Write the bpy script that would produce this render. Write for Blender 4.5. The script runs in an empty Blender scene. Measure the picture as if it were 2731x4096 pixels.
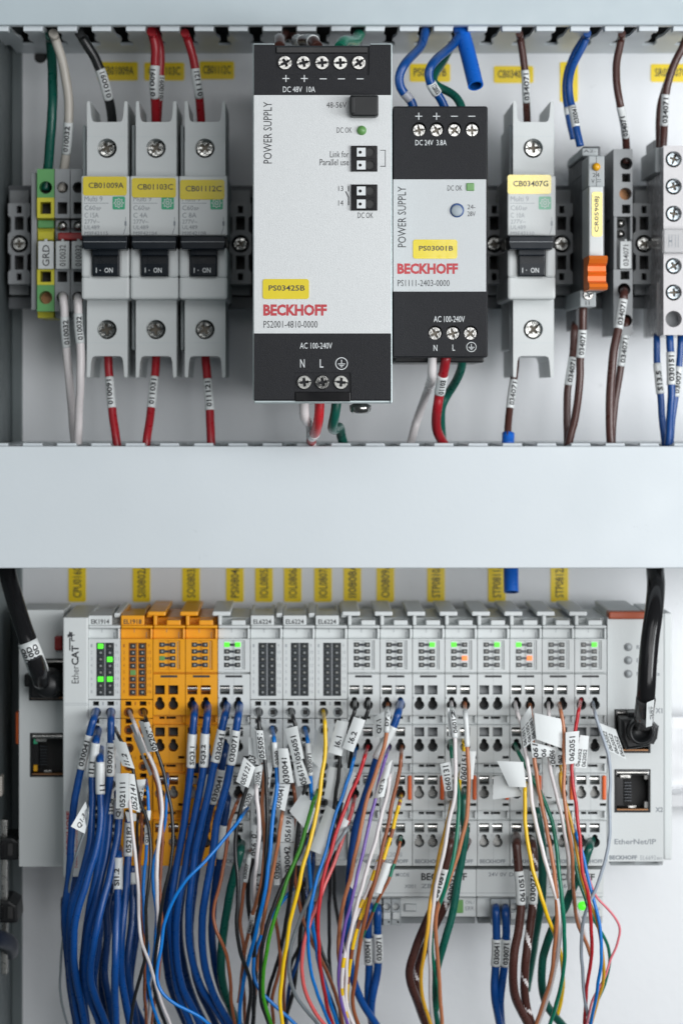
import bpy, bmesh, math, random
from mathutils import Vector, Matrix
random.seed(7)
SC = bpy.context.scene
COL = SC.collection
MM = 0.001
# ------------------------------------------------------------------ camera, light, exposure
CAMZ, FPX, VX, VY = 920.0, 9261.0, 1219.0, 1568.0      # camera distance to the back panel (mm), focal length and axis in photo pixels
cd = bpy.data.cameras.new('camera'); cam = bpy.data.objects.new('camera', cd); COL.objects.link(cam)
cam.location = (0, -CAMZ*MM, 0); cam.rotation_euler = (math.pi/2, 0, 0)
cd.sensor_fit = 'AUTO'; cd.sensor_width = 36.0; cd.lens = FPX/4096*36.0
cd.shift_x = (1365.5-VX)/4096; cd.shift_y = -(2048-VY)/4096
cd.clip_start = 0.01; cd.clip_end = 20
cd.dof.use_dof = True; cd.dof.focus_distance = (CAMZ-122)*MM; cd.dof.aperture_fstop = 11.0
SC.camera = cam
W = bpy.data.worlds.new('World'); SC.world = W; W.use_nodes = True
W.node_tree.nodes['Background'].inputs[0].default_value = (0.86, 0.95, 1.0, 1)
W.node_tree.nodes['Background'].inputs[1].default_value = 0.085
def area(name, loc, target, sx, sy, power, col):
    l = bpy.data.lights.new(name, 'AREA'); l.shape = 'RECTANGLE'; l.size = sx; l.size_y = sy; l.energy = power; l.color = col
    o = bpy.data.objects.new(name, l); COL.objects.link(o); o.location = loc
    o.rotation_euler = (Vector(target)-Vector(loc)).to_track_quat('-Z', 'Y').to_euler()
    return o
area('softbox_key', (0.44, -0.95, 0.0), (0.03, -0.05, -0.03), 0.68, 0.64, 6.5, (0.985, 0.99, 1.0))
area('softbox_top', (0.06, -1.0, 0.37), (0.03, -0.05, 0.0), 0.50, 0.32, 1.4, (0.985, 0.99, 1.0))
area('softbox_side', (0.80, -0.62, -0.02), (0.05, 0, -0.04), 0.26, 0.34, 4.5, (0.96, 0.985, 1.0))
area('softbox_fill', (-0.75, -1.35, 0.55), (0, 0, -0.05), 0.7, 0.7, 0.8, (0.88, 0.95, 1.0))
vs = SC.view_settings; vs.view_transform = 'Standard'; vs.look = 'None'; vs.exposure = 0; vs.gamma = 1; vs.use_curve_mapping = False
SC.cycles.max_bounces = 6; SC.cycles.use_denoising = True

# ------------------------------------------------------------------ materials
def mat(name, col, rough=0.45, metal=0.0, spec=0.5, var=0.06, vscale=60, bump=0.0, bscale=900, emit=None, alpha=1.0, trans=0.0, rvar=0.06, coat=0.0, marks=0.0):
    m = bpy.data.materials.new(name); m.use_nodes = True; nt = m.node_tree; N = nt.nodes; L = nt.links
    b = N['Principled BSDF']
    b.inputs['Roughness'].default_value = rough; b.inputs['Metallic'].default_value = metal
    b.inputs['Specular IOR Level'].default_value = spec; b.inputs['Alpha'].default_value = alpha
    b.inputs['Transmission Weight'].default_value = trans; b.inputs['Coat Weight'].default_value = coat
    tc = N.new('ShaderNodeTexCoord'); nz = N.new('ShaderNodeTexNoise'); nz.inputs['Scale'].default_value = vscale; nz.inputs['Detail'].default_value = 5
    L.new(tc.outputs['Object'], nz.inputs['Vector'])
    mx = N.new('ShaderNodeMix'); mx.data_type = 'RGBA'
    c = Vector(col); mx.inputs['A'].default_value = (*(c*(1-var)), 1); mx.inputs['B'].default_value = (*[min(1, x*(1+var)) for x in c], 1)
    L.new(nz.outputs['Fac'], mx.inputs['Factor']); L.new(mx.outputs['Result'], b.inputs['Base Color'])
    if marks:                                               # sparse scuffs and specks that belong to the surface itself
        n4 = N.new('ShaderNodeTexNoise'); n4.inputs['Scale'].default_value = 95; n4.inputs['Detail'].default_value = 8; n4.inputs['Roughness'].default_value = 0.7
        cr = N.new('ShaderNodeMapRange'); cr.inputs['From Min'].default_value = 0.66; cr.inputs['From Max'].default_value = 0.74; cr.inputs['To Min'].default_value = 0.0; cr.inputs['To Max'].default_value = marks
        m2 = N.new('ShaderNodeMix'); m2.data_type = 'RGBA'; m2.inputs['B'].default_value = (*(c*0.45), 1)
        L.new(tc.outputs['Object'], n4.inputs['Vector']); L.new(n4.outputs['Fac'], cr.inputs['Value']); L.new(cr.outputs['Result'], m2.inputs['Factor'])
        L.new(mx.outputs['Result'], m2.inputs['A']); L.new(m2.outputs['Result'], b.inputs['Base Color'])
    if rvar:
        mr = N.new('ShaderNodeMapRange'); mr.inputs['From Min'].default_value = 0.3; mr.inputs['From Max'].default_value = 0.7
        mr.inputs['To Min'].default_value = max(0.02, rough-rvar); mr.inputs['To Max'].default_value = min(1, rough+rvar)
        n2 = N.new('ShaderNodeTexNoise'); n2.inputs['Scale'].default_value = vscale*2.3; L.new(tc.outputs['Object'], n2.inputs['Vector'])
        L.new(n2.outputs['Fac'], mr.inputs['Value']); L.new(mr.outputs['Result'], b.inputs['Roughness'])
    if bump:
        n3 = N.new('ShaderNodeTexNoise'); n3.inputs['Scale'].default_value = bscale; n3.inputs['Detail'].default_value = 3
        bp = N.new('ShaderNodeBump'); bp.inputs['Strength'].default_value = bump; bp.inputs['Distance'].default_value = 0.0003
        L.new(tc.outputs['Object'], n3.inputs['Vector']); L.new(n3.outputs['Fac'], bp.inputs['Height']); L.new(bp.outputs['Normal'], b.inputs['Normal'])
    if emit:
        b.inputs['Emission Color'].default_value = (*emit[0], 1); b.inputs['Emission Strength'].default_value = emit[1]
    return m
M = {}
def dm(k, *a, **kw): M[k] = mat(k, *a, **kw)
dm('panel_paint', (0.80, 0.82, 0.84), 0.42, marks=0.25, bump=0.35, bscale=260, var=0.03, vscale=9)
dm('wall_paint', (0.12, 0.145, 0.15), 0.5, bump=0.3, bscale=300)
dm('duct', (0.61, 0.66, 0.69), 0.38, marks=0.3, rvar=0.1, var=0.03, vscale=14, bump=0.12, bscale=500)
dm('duct_dark', (0.30, 0.34, 0.36), 0.5)
dm('plastic', (0.60, 0.63, 0.63), 0.42, bump=0.15, bscale=1500, var=0.03)
dm('plastic_cool', (0.55, 0.60, 0.61), 0.42, bump=0.15, bscale=1500, var=0.03)
dm('plastic_grey', (0.27, 0.285, 0.295), 0.45, var=0.08)
dm('plastic_mid', (0.36, 0.39, 0.40), 0.45)
dm('plastic_dim', (0.40, 0.43, 0.44), 0.5)
dm('rail_grey', (0.10, 0.11, 0.12), 0.5)
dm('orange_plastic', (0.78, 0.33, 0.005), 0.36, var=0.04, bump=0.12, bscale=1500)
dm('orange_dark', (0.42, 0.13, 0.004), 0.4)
dm('lever_orange', (0.83, 0.19, 0.02), 0.4)
dm('brick_red', (0.36, 0.075, 0.03), 0.4)
dm('latch_orange', (0.72, 0.12, 0.02), 0.4)
dm('black', (0.010, 0.011, 0.012), 0.38, var=0.2, spec=0.3)
dm('hole', (0.022, 0.022, 0.022), 0.6)
dm('gloss_black', (0.010, 0.010, 0.011), 0.18, rvar=0.04, spec=0.3)
dm('toggle', (0.006, 0.010, 0.015), 0.3, spec=0.2)
dm('powder', (0.0135, 0.0142, 0.017), 0.45, var=0.35, vscale=2500, bump=0.6, bscale=3600, spec=0.22)
dm('silver', (0.60, 0.62, 0.625), 0.48, metal=0.12, var=0.12, vscale=3200, bump=0.4, bscale=3600)
dm('silver_dim', (0.48, 0.505, 0.515), 0.45, metal=0.2, var=0.10, vscale=2600, bump=0.3, bscale=3600)
dm('edge_metal', (0.45, 0.52, 0.53), 0.35, metal=0.6)
dm('steel', (0.36, 0.355, 0.34), 0.2, metal=1.0, var=0.15, vscale=400, bump=0.3, bscale=700)
dm('screw_dark', (0.42, 0.42, 0.40), 0.16, metal=1.0, var=0.2, vscale=500, bump=0.9, bscale=420)
dm('zinc', (0.30, 0.34, 0.36), 0.22, metal=1.0, var=0.2, vscale=500, bump=1.0, bscale=380)
dm('strip_pale', (0.50, 0.49, 0.50), 0.25, var=0.06, vscale=120, spec=0.7)
dm('relay_dark', (0.085, 0.09, 0.098), 0.45)
dm('recess', (0.10, 0.09, 0.075), 0.4, metal=1.0)
dm('metal_dark', (0.13, 0.13, 0.125), 0.3, metal=1.0, var=0.2, vscale=300)
dm('steel_dull', (0.42, 0.42, 0.40), 0.3, metal=1.0, var=0.2, vscale=300)
dm('spring', (0.80, 0.79, 0.76), 0.2, metal=1.0, var=0.1)
dm('copper', (0.30, 0.15, 0.07), 0.4, metal=0.7)
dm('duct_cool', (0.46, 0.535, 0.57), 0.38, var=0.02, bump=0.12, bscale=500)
dm('rail_steel', (0.42, 0.43, 0.44), 0.33, metal=1.0)
dm('sticker', (0.76, 0.61, 0.04), 0.15, var=0.05, vscale=70, bump=0.3, bscale=90, spec=1.0, rvar=0.03, coat=0.3)
dm('sticker_back', (0.95, 0.70, 0.018), 0.35, var=0.05)
dm('ink', (0.03, 0.032, 0.036), 0.5)
dm('ink_grey', (0.20, 0.225, 0.25), 0.5)
dm('ink_pale', (0.33, 0.36, 0.38), 0.5)
dm('ink_white', (0.66, 0.69, 0.70), 0.5)
dm('ink_red', (0.46, 0.035, 0.045), 0.5)
dm('logo_green', (0.03, 0.36, 0.18), 0.35)
dm('logo_green_pale', (0.20, 0.47, 0.32), 0.35)
dm('paper', (0.66, 0.69, 0.69), 0.5, var=0.03, bump=0.3, bscale=300)
dm('sleeve', (0.68, 0.71, 0.71), 0.28, var=0.03)
dm('led_off', (0.035, 0.04, 0.04), 0.2)
dm('led_dim', (0.25, 0.25, 0.24), 0.3)
dm('led_green', (0.1, 0.5, 0.05), 0.3, emit=((0.07, 1.0, 0.015), 0.85))
dm('led_green_soft', (0.12, 0.26, 0.09), 0.3, emit=((0.12, 0.8, 0.02), 0.05))
dm('led_orange', (0.7, 0.2, 0.05), 0.3, emit=((1.0, 0.16, 0.03), 1.0))
dm('amber', (0.72, 0.36, 0.01), 0.15)
dm('window_dark', (0.055, 0.062, 0.072), 0.2)
dm('clear', (0.62, 0.62, 0.63), 0.18, alpha=0.55, var=0.02)
dm('clear_tape', (0.10, 0.10, 0.10), 0.12, alpha=0.7)
dm('green_tb', (0.10, 0.33, 0.10), 0.4)
dm('yellow_tb', (0.60, 0.55, 0.02), 0.4)
dm('link_red', (0.33, 0.02, 0.02), 0.35)
dm('dial_blue', (0.02, 0.07, 0.22), 0.3)
dm('edge_navy', (0.010, 0.016, 0.034), 0.35)
dm('dial_white', (0.30, 0.35, 0.39), 0.35)
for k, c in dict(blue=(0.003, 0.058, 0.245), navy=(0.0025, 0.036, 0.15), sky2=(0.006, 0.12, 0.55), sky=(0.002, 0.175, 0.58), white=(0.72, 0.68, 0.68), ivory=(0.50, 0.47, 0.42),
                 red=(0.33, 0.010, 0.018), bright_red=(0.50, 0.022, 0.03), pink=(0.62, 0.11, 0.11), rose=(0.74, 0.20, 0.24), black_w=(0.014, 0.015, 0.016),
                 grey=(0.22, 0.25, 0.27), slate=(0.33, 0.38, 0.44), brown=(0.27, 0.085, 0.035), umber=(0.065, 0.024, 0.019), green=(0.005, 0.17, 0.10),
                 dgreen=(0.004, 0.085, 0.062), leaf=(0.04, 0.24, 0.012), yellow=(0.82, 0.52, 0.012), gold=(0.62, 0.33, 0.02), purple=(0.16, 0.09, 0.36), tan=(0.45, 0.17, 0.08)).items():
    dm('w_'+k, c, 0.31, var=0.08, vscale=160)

# ------------------------------------------------------------------ coordinates: photo pixel + depth in front of the panel -> millimetres
def K(z): return FPX/(CAMZ-z)
def X(px, z): return (px-VX)/K(z)
def Y(py, z): return (VY-py)/K(z)
TILES = dict(s=(0,0,1), A=(240,2750,3.136), B=(240,3150,3.136), C=(240,3596,3.136), D=(640,2750,3.136), E=(640,3150,3.136), F=(640,3596,3.136),
             G=(1040,2750,3.136), H=(1040,3150,3.136), I=(1040,3596,3.136), J=(1440,2750,3.136), K=(1440,3150,3.136), L=(1440,3596,3.136),
             M=(1900,2750,3.136), N=(1900,3150,3.136), O=(1900,3596,3.136), P=(2231,2750,3.136), Q=(2231,3150,3.136), V=(1331,3346,1.12),
             a=(0,80,1.568), b=(0,900,1.568), c=(950,80,1.568), d=(950,900,1.568), e=(1831,80,1.742), f=(1831,900,1.742), q=(0,2250,1.568), r=(1731,2250,1.568))
def tp(t, x, y): x0, y0, k = TILES[t]; return (x0+x/k, y0+y/k)
def parse(s):
    out = []; t = 's'; buf = []; fresh = False
    for w in s.split():
        if w in TILES: t = w; buf = []; fresh = True
        else:
            buf.append(float(w))
            if len(buf) == 2:
                p = tp(t, *buf); buf = []
                if out and fresh and math.hypot(p[0]-out[-1][0], p[1]-out[-1][1]) < 70: out[-1] = ((p[0]+out[-1][0])/2, (p[1]+out[-1][1])/2)
                else: out.append(p)
                fresh = False
    return out

# ------------------------------------------------------------------ mesh builder (millimetres: x right, y up, z towards the camera)
_txt = {}
def glyphs(s, bold=0.0):
    k = (s, bold)
    if k not in _txt:
        cu = bpy.data.curves.new('text', 'FONT'); cu.body = s; cu.size = 1; cu.resolution_u = 2; cu.offset = bold; cu.fill_mode = 'FRONT'
        ob = bpy.data.objects.new('text', cu); me = bpy.data.meshes.new_from_object(ob)
        vs_ = [(v.co.x, v.co.y) for v in me.vertices]; fs = [tuple(p.vertices) for p in me.polygons]
        bpy.data.objects.remove(ob); bpy.data.curves.remove(cu); bpy.data.meshes.remove(me)
        xs = [v[0] for v in vs_] or [0, 1]; ys = [v[1] for v in vs_] or [0, 1]
        x0, x1, y0, y1 = min(xs), max(xs), min(ys), max(ys)
        _txt[k] = ([((x-x0)/max(1e-6, x1-x0), (y-y0)/max(1e-6, y1-y0)) for x, y in vs_], fs, (x1-x0)/max(1e-6, y1-y0))
    return _txt[k]
_fine = {}
def fine_glyphs(s, bold):                                   # the same lettering cut small enough to wrap round a sleeve
    k = (s, bold)
    if k not in _fine:
        vs_, fs, asp = glyphs(s, bold); bm = bmesh.new(); bv = [bm.verts.new((u*asp, v, 0)) for u, v in vs_]
        for f in fs:
            try: bm.faces.new([bv[i] for i in f])
            except ValueError: pass
        for _ in range(3):
            es = [e for e in bm.edges if abs(e.verts[0].co.y-e.verts[1].co.y) > 0.2]
            if not es: break
            bmesh.ops.subdivide_edges(bm, edges=es, cuts=1); bmesh.ops.triangulate(bm, faces=[f for f in bm.faces if len(f.verts) > 3])
        bm.verts.index_update(); _fine[k] = ([(v.co.x/asp, v.co.y) for v in bm.verts], [tuple(v.index for v in f.verts) for f in bm.faces], asp); bm.free()
    return _fine[k]
class MB:
    def __init__(s): s.v = []; s.f = []; s.m = []; s.sm = []; s.mats = []
    def mi(s, k):
        if k not in s.mats: s.mats.append(k)
        return s.mats.index(k)
    def add(s, vs_, fs, m, smooth=False):
        o = len(s.v); s.v += [tuple(v) for v in vs_]; i = s.mi(m)
        for f in fs: s.f.append(tuple(x+o for x in f)); s.m.append(i); s.sm.append(smooth)
        return s
    def addbm(s, bm, m, smooth=False):
        bm.verts.index_update()
        s.add([v.co[:] for v in bm.verts], [[v.index for v in f.verts] for f in bm.faces], m, smooth); bm.free(); return s
    def box(s, x0, x1, y0, y1, z0, z1, m, bev=0.25, seg=2):
        if x0 > x1: x0, x1 = x1, x0
        if y0 > y1: y0, y1 = y1, y0
        bm = bmesh.new(); r = bmesh.ops.create_cube(bm, size=1)
        for v in bm.verts: v.co = Vector(((x0+x1)/2+v.co.x*(x1-x0), (y0+y1)/2+v.co.y*(y1-y0), (z0+z1)/2+v.co.z*(z1-z0)))
        bev = min(bev, 0.45*min(x1-x0, y1-y0, z1-z0))
        if bev > 0.02: bmesh.ops.bevel(bm, geom=bm.edges[:], offset=bev, segments=seg, profile=0.5, affect='EDGES')
        return s.addbm(bm, m)
    def pbox(s, x0, y0, x1, y1, z1, z0, m, bev=0.25):       # rectangle in photo pixels as seen at depth z1, extruded back to z0
        return s.box(X(x0, z1), X(x1, z1), Y(y1, z1), Y(y0, z1), z0, z1, m, bev)
    def prism(s, pts, z0, z1, m, bev=0.0, smooth=False):    # polygon (mm), front at z1
        a = sum(p[0]*q[1]-q[0]*p[1] for p, q in zip(pts, pts[1:]+pts[:1]))
        if a < 0: pts = pts[::-1]
        bm = bmesh.new(); vb = [bm.verts.new((x, y, z0)) for x, y in pts]; vf = [bm.verts.new((x, y, z1)) for x, y in pts]; n = len(pts)
        ff = bm.faces.new(vf); bm.faces.new(vb[::-1])
        for i in range(n): bm.faces.new((vb[i], vb[(i+1) % n], vf[(i+1) % n], vf[i]))
        if bev: bmesh.ops.bevel(bm, geom=list(ff.edges), offset=bev, segments=2, profile=0.5, affect='EDGES')
        return s.addbm(bm, m, smooth)
    def pprism(s, pts, z1, z0, m, bev=0.0): return s.prism([(X(x, z1), Y(y, z1)) for x, y in pts], z0, z1, m, bev)
    def plate(s, outer, holes, z1, z0, m):                  # front face with real openings; holes = [(points, depth, wall material, bottom material, tilt)]
        bm = bmesh.new(); es = []
        def loop(pts):
            vs_ = [bm.verts.new((x, y, z1)) for x, y in pts]
            for i in range(len(vs_)): es.append(bm.edges.new((vs_[i], vs_[(i+1) % len(vs_)])))
        def ccw(pts): return pts if sum(p[0]*q[1]-q[0]*p[1] for p, q in zip(pts, pts[1:]+pts[:1])) > 0 else pts[::-1]
        outer = ccw(outer); loop(outer)
        hs = [(ccw(h[0]),)+tuple(h[1:]) for h in holes]
        for h in hs: loop(h[0])
        bmesh.ops.triangle_fill(bm, edges=es, use_beauty=True, normal=(0, 0, 1))
        for f in bm.faces:
            if f.normal.z < 0: f.normal_flip()
        s.addbm(bm, m)
        n = len(outer)
        s.add([(x, y, z1) for x, y in outer]+[(x, y, z0) for x, y in outer], [(i, i+n, (i+1) % n+n, (i+1) % n) for i in range(n)], m)
        for pts, dep, wm, bmn, tilt in hs:
            n = len(pts); cy = sum(p[1] for p in pts)/n
            s.add([(x, y, z1) for x, y in pts]+[(x, y, z1-dep-tilt*(y-cy)) for x, y in pts], [((i+1) % n, (i+1) % n+n, i+n, i) for i in range(n)], wm)
            s.add([(x, y, z1-dep-tilt*(y-cy)) for x, y in pts], [tuple(range(n))], bmn)
        return s
    def lathe(s, cx, cy, prof, m, n=24, smooth=True, cap=True):       # prof = [(radius, z)], axis towards the camera
        vs_ = []; fs = []
        for r, z in prof:
            for i in range(n): a = 2*math.pi*i/n; vs_.append((cx+r*math.cos(a), cy+r*math.sin(a), z))
        for j in range(len(prof)-1):
            for i in range(n): fs.append((j*n+i, j*n+(i+1) % n, (j+1)*n+(i+1) % n, (j+1)*n+i))
        if cap: fs.append(tuple((len(prof)-1)*n+i for i in range(n)))
        return s.add(vs_, fs, m, smooth)
    def screw(s, cx, cy, z, r, ang=0.3, m='steel', slot=True):
        k = 0.19*r; l = 0.60*r; pl = [(k, k), (k, l), (-k, l), (-k, k), (-l, k), (-l, -k), (-k, -k), (-k, -l), (k, -l), (k, -k), (l, -k), (l, k)]
        c, sn = math.cos(ang), math.sin(ang); pl = [(cx+x*c-y*sn, cy+x*sn+y*c) for x, y in pl]
        circ = [(cx+0.9*r*math.cos(2*math.pi*i/24), cy+0.9*r*math.sin(2*math.pi*i/24)) for i in range(24)]
        s.plate(circ, [(pl, 0.5*r, 'recess', 'recess', 0)], z, z-0.1, m)
        s.lathe(cx, cy, [(r, z-0.6*r), (r, z-0.14*r), (0.97*r, z-0.05*r), (0.9*r, z)], m, 24, True, False)
        if slot:                                            # the slotted half of a combination drive
            for t in (-1, 1):
                for q in ((0,) if slot == 1 else (0, 1)):
                    a = ang+q*math.pi/2; ca, sa = math.cos(a), math.sin(a)
                    pts = [(t*0.60*r, -0.09*r), (t*0.99*r, -0.09*r), (t*0.99*r, 0.09*r), (t*0.60*r, 0.09*r)]
                    s.add([(cx+x*ca-y*sa, cy+x*sa+y*ca, z+0.03) for x, y in pts], [(0, 1, 2, 3) if t > 0 else (3, 2, 1, 0)], 'hole')
        return s
    def spring(s, x0, x1, y, z, r, m, n=10):               # half-round sheet metal, axis along x
        vs_ = [(x, y+r*math.cos(math.pi*i/n), z+r*math.sin(math.pi*i/n)) for x in (x0, x1) for i in range(n+1)]; k = n+1
        return s.add(vs_, [(i, i+1, i+1+k, i+k) for i in range(n)], m, True)
    def text(s, t, x0, y0, x1, y1, z, m, rot=0, bold=0.0):  # fitted to a photo-pixel rectangle at depth z; rot 90 reads upwards
        vs_, fs, asp = glyphs(t, bold); a, b, c, d = X(x0, z), X(x1, z), Y(y1, z), Y(y0, z); e = z+0.06
        if rot == 0: P_ = [(a+u*(b-a), c+v*(d-c), e) for u, v in vs_]
        else: P_ = [(b-v*(b-a), c+u*(d-c), e) for u, v in vs_]
        return s.add(P_, fs, m)
    def build(s, name, parent=None, origin=None):
        me = bpy.data.meshes.new(name)
        xs = list(zip(*s.v))
        if origin is None: origin = ((min(xs[0])+max(xs[0]))/2, (min(xs[1])+max(xs[1]))/2, min(xs[2]))
        ox, oy, oz = origin
        me.from_pydata([((x-ox)*MM, -(z-oz)*MM, (y-oy)*MM) for x, y, z in s.v], [], s.f)
        for k in s.mats: me.materials.append(M[k])
        me.polygons.foreach_set('material_index', s.m); me.polygons.foreach_set('use_smooth', s.sm); me.update()
        o = bpy.data.objects.new(name, me); COL.objects.link(o)
        w = Vector((ox*MM, -oz*MM, oy*MM)); WO[o.name] = w
        if parent is not None: o.parent = parent; o.location = w-WO[parent.name]
        else: o.location = w
        return o
WO = {}
def tag(o, label, cat, group=None, kind=None):
    if label: o['label'] = label
    if cat: o['category'] = cat
    if group: o['group'] = group
    if kind: o['kind'] = kind
    return o
def thing(name, label, cat, px, py, z, group=None):         # an Empty at the thing's base
    o = bpy.data.objects.new(name, None); COL.objects.link(o); o.empty_display_size = 0.005
    w = Vector((X(px, z)*MM, -z*MM, Y(py, z)*MM)); o.location = w; WO[o.name] = w
    return tag(o, label, cat, group)
def circ(cx, cy, r, n=20): return [(cx+r*math.cos(2*math.pi*i/n), cy+r*math.sin(2*math.pi*i/n)) for i in range(n)]
def prect(x0, y0, x1, y1, z): return [(X(x0, z), Y(y1, z)), (X(x1, z), Y(y1, z)), (X(x1, z), Y(y0, z)), (X(x0, z), Y(y0, z))]
def pcirc(cx, cy, r, z, n=20): return circ(X(cx, z), Y(cy, z), r/K(z), n)
def keyhole(cx, cy, r, z):
    pts = []
    for i in range(17): a = math.radians(125+290*i/16); pts.append((X(cx+r*math.cos(a), z), Y(cy-r*math.sin(a), z)))
    for i in range(9): a = math.radians(-20+220*i/8); pts.append((X(cx+r*0.56*math.cos(a), z), Y(cy-r*1.08-r*0.56*math.sin(a), z)))
    return pts
def rrect(x0, y0, x1, y1, z, r):
    a, b, c, d = X(x0, z), X(x1, z), Y(y1, z), Y(y0, z); P_ = []
    for cx, cy, s0 in ((b-r, d-r, 0), (a+r, d-r, 90), (a+r, c+r, 180), (b-r, c+r, 270)):
        for i in range(5): t = math.radians(s0+22.5*i); P_.append((cx+r*math.cos(t), cy+r*math.sin(t)))
    return P_

# ------------------------------------------------------------------ curves
def spline(pts, step=1.6):
    P_ = [Vector(p) for p in pts]; P_ = [2*P_[0]-P_[1]]+P_+[2*P_[-1]-P_[-2]]; out = []
    for i in range(1, len(P_)-2):
        a, b, c, d = P_[i-1:i+3]; n = max(2, int((c-b).length/step))
        t01 = max(1e-3, (b-a).length**0.5); t12 = max(1e-3, (c-b).length**0.5); t23 = max(1e-3, (d-c).length**0.5)
        m1 = (c-b)+t12*((b-a)/t01-(c-a)/(t01+t12)); m2 = (c-b)+t12*((d-c)/t23-(d-b)/(t12+t23))
        for k in range(n):
            t = k/n; out.append((2*t**3-3*t*t+1)*b+(t**3-2*t*t+t)*m1+(-2*t**3+3*t*t)*c+(t**3-t*t)*m2)
    out.append(P_[-2]); return out
def frames(path):
    fr = []; n = None
    for i, p in enumerate(path):
        t = (path[min(i+1, len(path)-1)]-path[max(i-1, 0)]).normalized()
        if n is None:
            n = Vector((0, 0, 1)); n = n-t*n.dot(t)
            if n.length < 0.2: n = Vector((0, 1, 0)); n = n-t*n.dot(t)
        else: n = n-t*n.dot(t)
        n.normalize(); fr.append((t, n, t.cross(n)))
    return fr
def tube(mb, path, r, m, sides=12, caps=True, mfun=None):
    fr = frames(path); vs_ = []; s = 0.0; arcs = [0.0]
    for i in range(1, len(path)): s += (path[i]-path[i-1]).length; arcs.append(s)
    for i, p in enumerate(path):
        t, n, b = fr[i]; rr = r(i/(len(path)-1)) if callable(r) else r
        for k in range(sides): a = 2*math.pi*k/sides; vs_.append(tuple(p+rr*(math.cos(a)*n+math.sin(a)*b)))
    o = len(mb.v); mb.v += vs_
    for i in range(len(path)-1):
        for k in range(sides):
            mb.f.append((o+i*sides+k, o+i*sides+(k+1) % sides, o+(i+1)*sides+(k+1) % sides, o+(i+1)*sides+k))
            mb.m.append(mb.mi(mfun(arcs[i], k, sides) if mfun else m)); mb.sm.append(True)
    if caps:
        for i, rev in ((0, True), (len(path)-1, False)):
            f = [o+i*sides+k for k in range(sides)]; mb.f.append(tuple(f[::-1] if rev else f)); mb.m.append(mb.mi(m)); mb.sm.append(False)
    return mb
# ================================================================== the setting: back panel, cabinet side, ducts, rails
m = MB(); m.plate([(-116, -330), (230, -330), (230, 260), (-116, 260)], [(pcirc(163, 226, 27, 0, 28), 2.5, 'panel_paint', 'hole', 0)], 0, -3, 'panel_paint')
tag(m.build('back_panel'), 'white painted mounting panel behind all the devices', 'panel', kind='structure')
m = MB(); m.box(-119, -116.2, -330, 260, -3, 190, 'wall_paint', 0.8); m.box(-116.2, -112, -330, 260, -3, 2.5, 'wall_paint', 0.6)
tag(m.build('cabinet_wall'), 'grey painted inner side wall of the cabinet on the left edge', 'wall', kind='structure')

def duct(label, ytop, ybot, z1, fingers_on, name='cable_duct'):
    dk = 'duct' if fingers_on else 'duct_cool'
    root = thing(name, label, 'cable duct', VX, VY-(ytop+ybot)/2*K(0), 0)
    c = MB(); x0, x1 = -114, 225
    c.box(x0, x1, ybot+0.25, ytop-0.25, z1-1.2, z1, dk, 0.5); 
    c.box(x0, x1, ybot+0.25, ybot+1.25, z1-5, z1-1.2, 'duct', 0.2); c.box(x0, x1, ytop-1.25, ytop-0.25, z1-5, z1-1.2, 'duct', 0.2)
    c.build('cover', root)
    b = MB(); b.box(x0, x1, ybot+1.3, ytop-1.3, 0.1, 1.8, 'hole', 0)  # base coloured near-black to paint in the shade inside the closed duct
    b.build('base', root)
    # slotted walls: fingers with a keyhole-shaped slot between each pair, lying along x, depth along z
    pitch = 137.0/K(69)
    for yw, nm in ((ybot, 'lower'), (ytop, 'upper')):
        w = MB(); th = 1.1; ya, yb = (yw, yw+th) if yw == ybot else (yw-th, yw)
        w.box(x0, x1, ya, yb, 0.1, 22, 'duct', 0)
        k0 = X(1020, 69); n0 = -9
        for n in range(n0, 18):
            a = k0+n*pitch; b_ = a+pitch                    # slot centred on a, finger between
            sw, nw = 2.45, 1.4
            tip = 1.5 if yw == ybot else 0.8; (yw == -64.8) or w.box(a+sw+0.3, b_-sw-0.3, (ya-tip if yw == ybot else ya), (yb if yw == ybot else yb+tip), z1-8, z1-3.3, 'duct', 0.3)
            pts = [(a+sw, 22), (a+sw, 30), (a+nw, 33), (a+nw, 40), (a+sw, 45), (a+sw, z1-4.4), (a+sw+0.5, z1-3.4), (b_-sw-0.5, z1-3.4), (b_-sw, z1-4.4), (b_-sw, 45), (b_-nw, 40), (b_-nw, 33), (b_-sw, 30), (b_-sw, 22)]
            q = len(w.v); N_ = len(pts)
            vs_ = [(x, ya, z) for x, z in pts]+[(x, yb, z) for x, z in pts]
            fs = [tuple(range(N_)), tuple(range(2*N_-1, N_-1, -1))]+[((i+1) % N_, i, i+N_, (i+1) % N_+N_) for i in range(N_)]
            w.add(vs_, fs, 'duct')
        w.build('slotted_side', root)
    return root
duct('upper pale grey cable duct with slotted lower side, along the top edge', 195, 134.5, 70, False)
duct('wide pale grey cable duct with plain cover across the middle, between the two device rows', -19.6, -64.8, 72, True)

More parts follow.
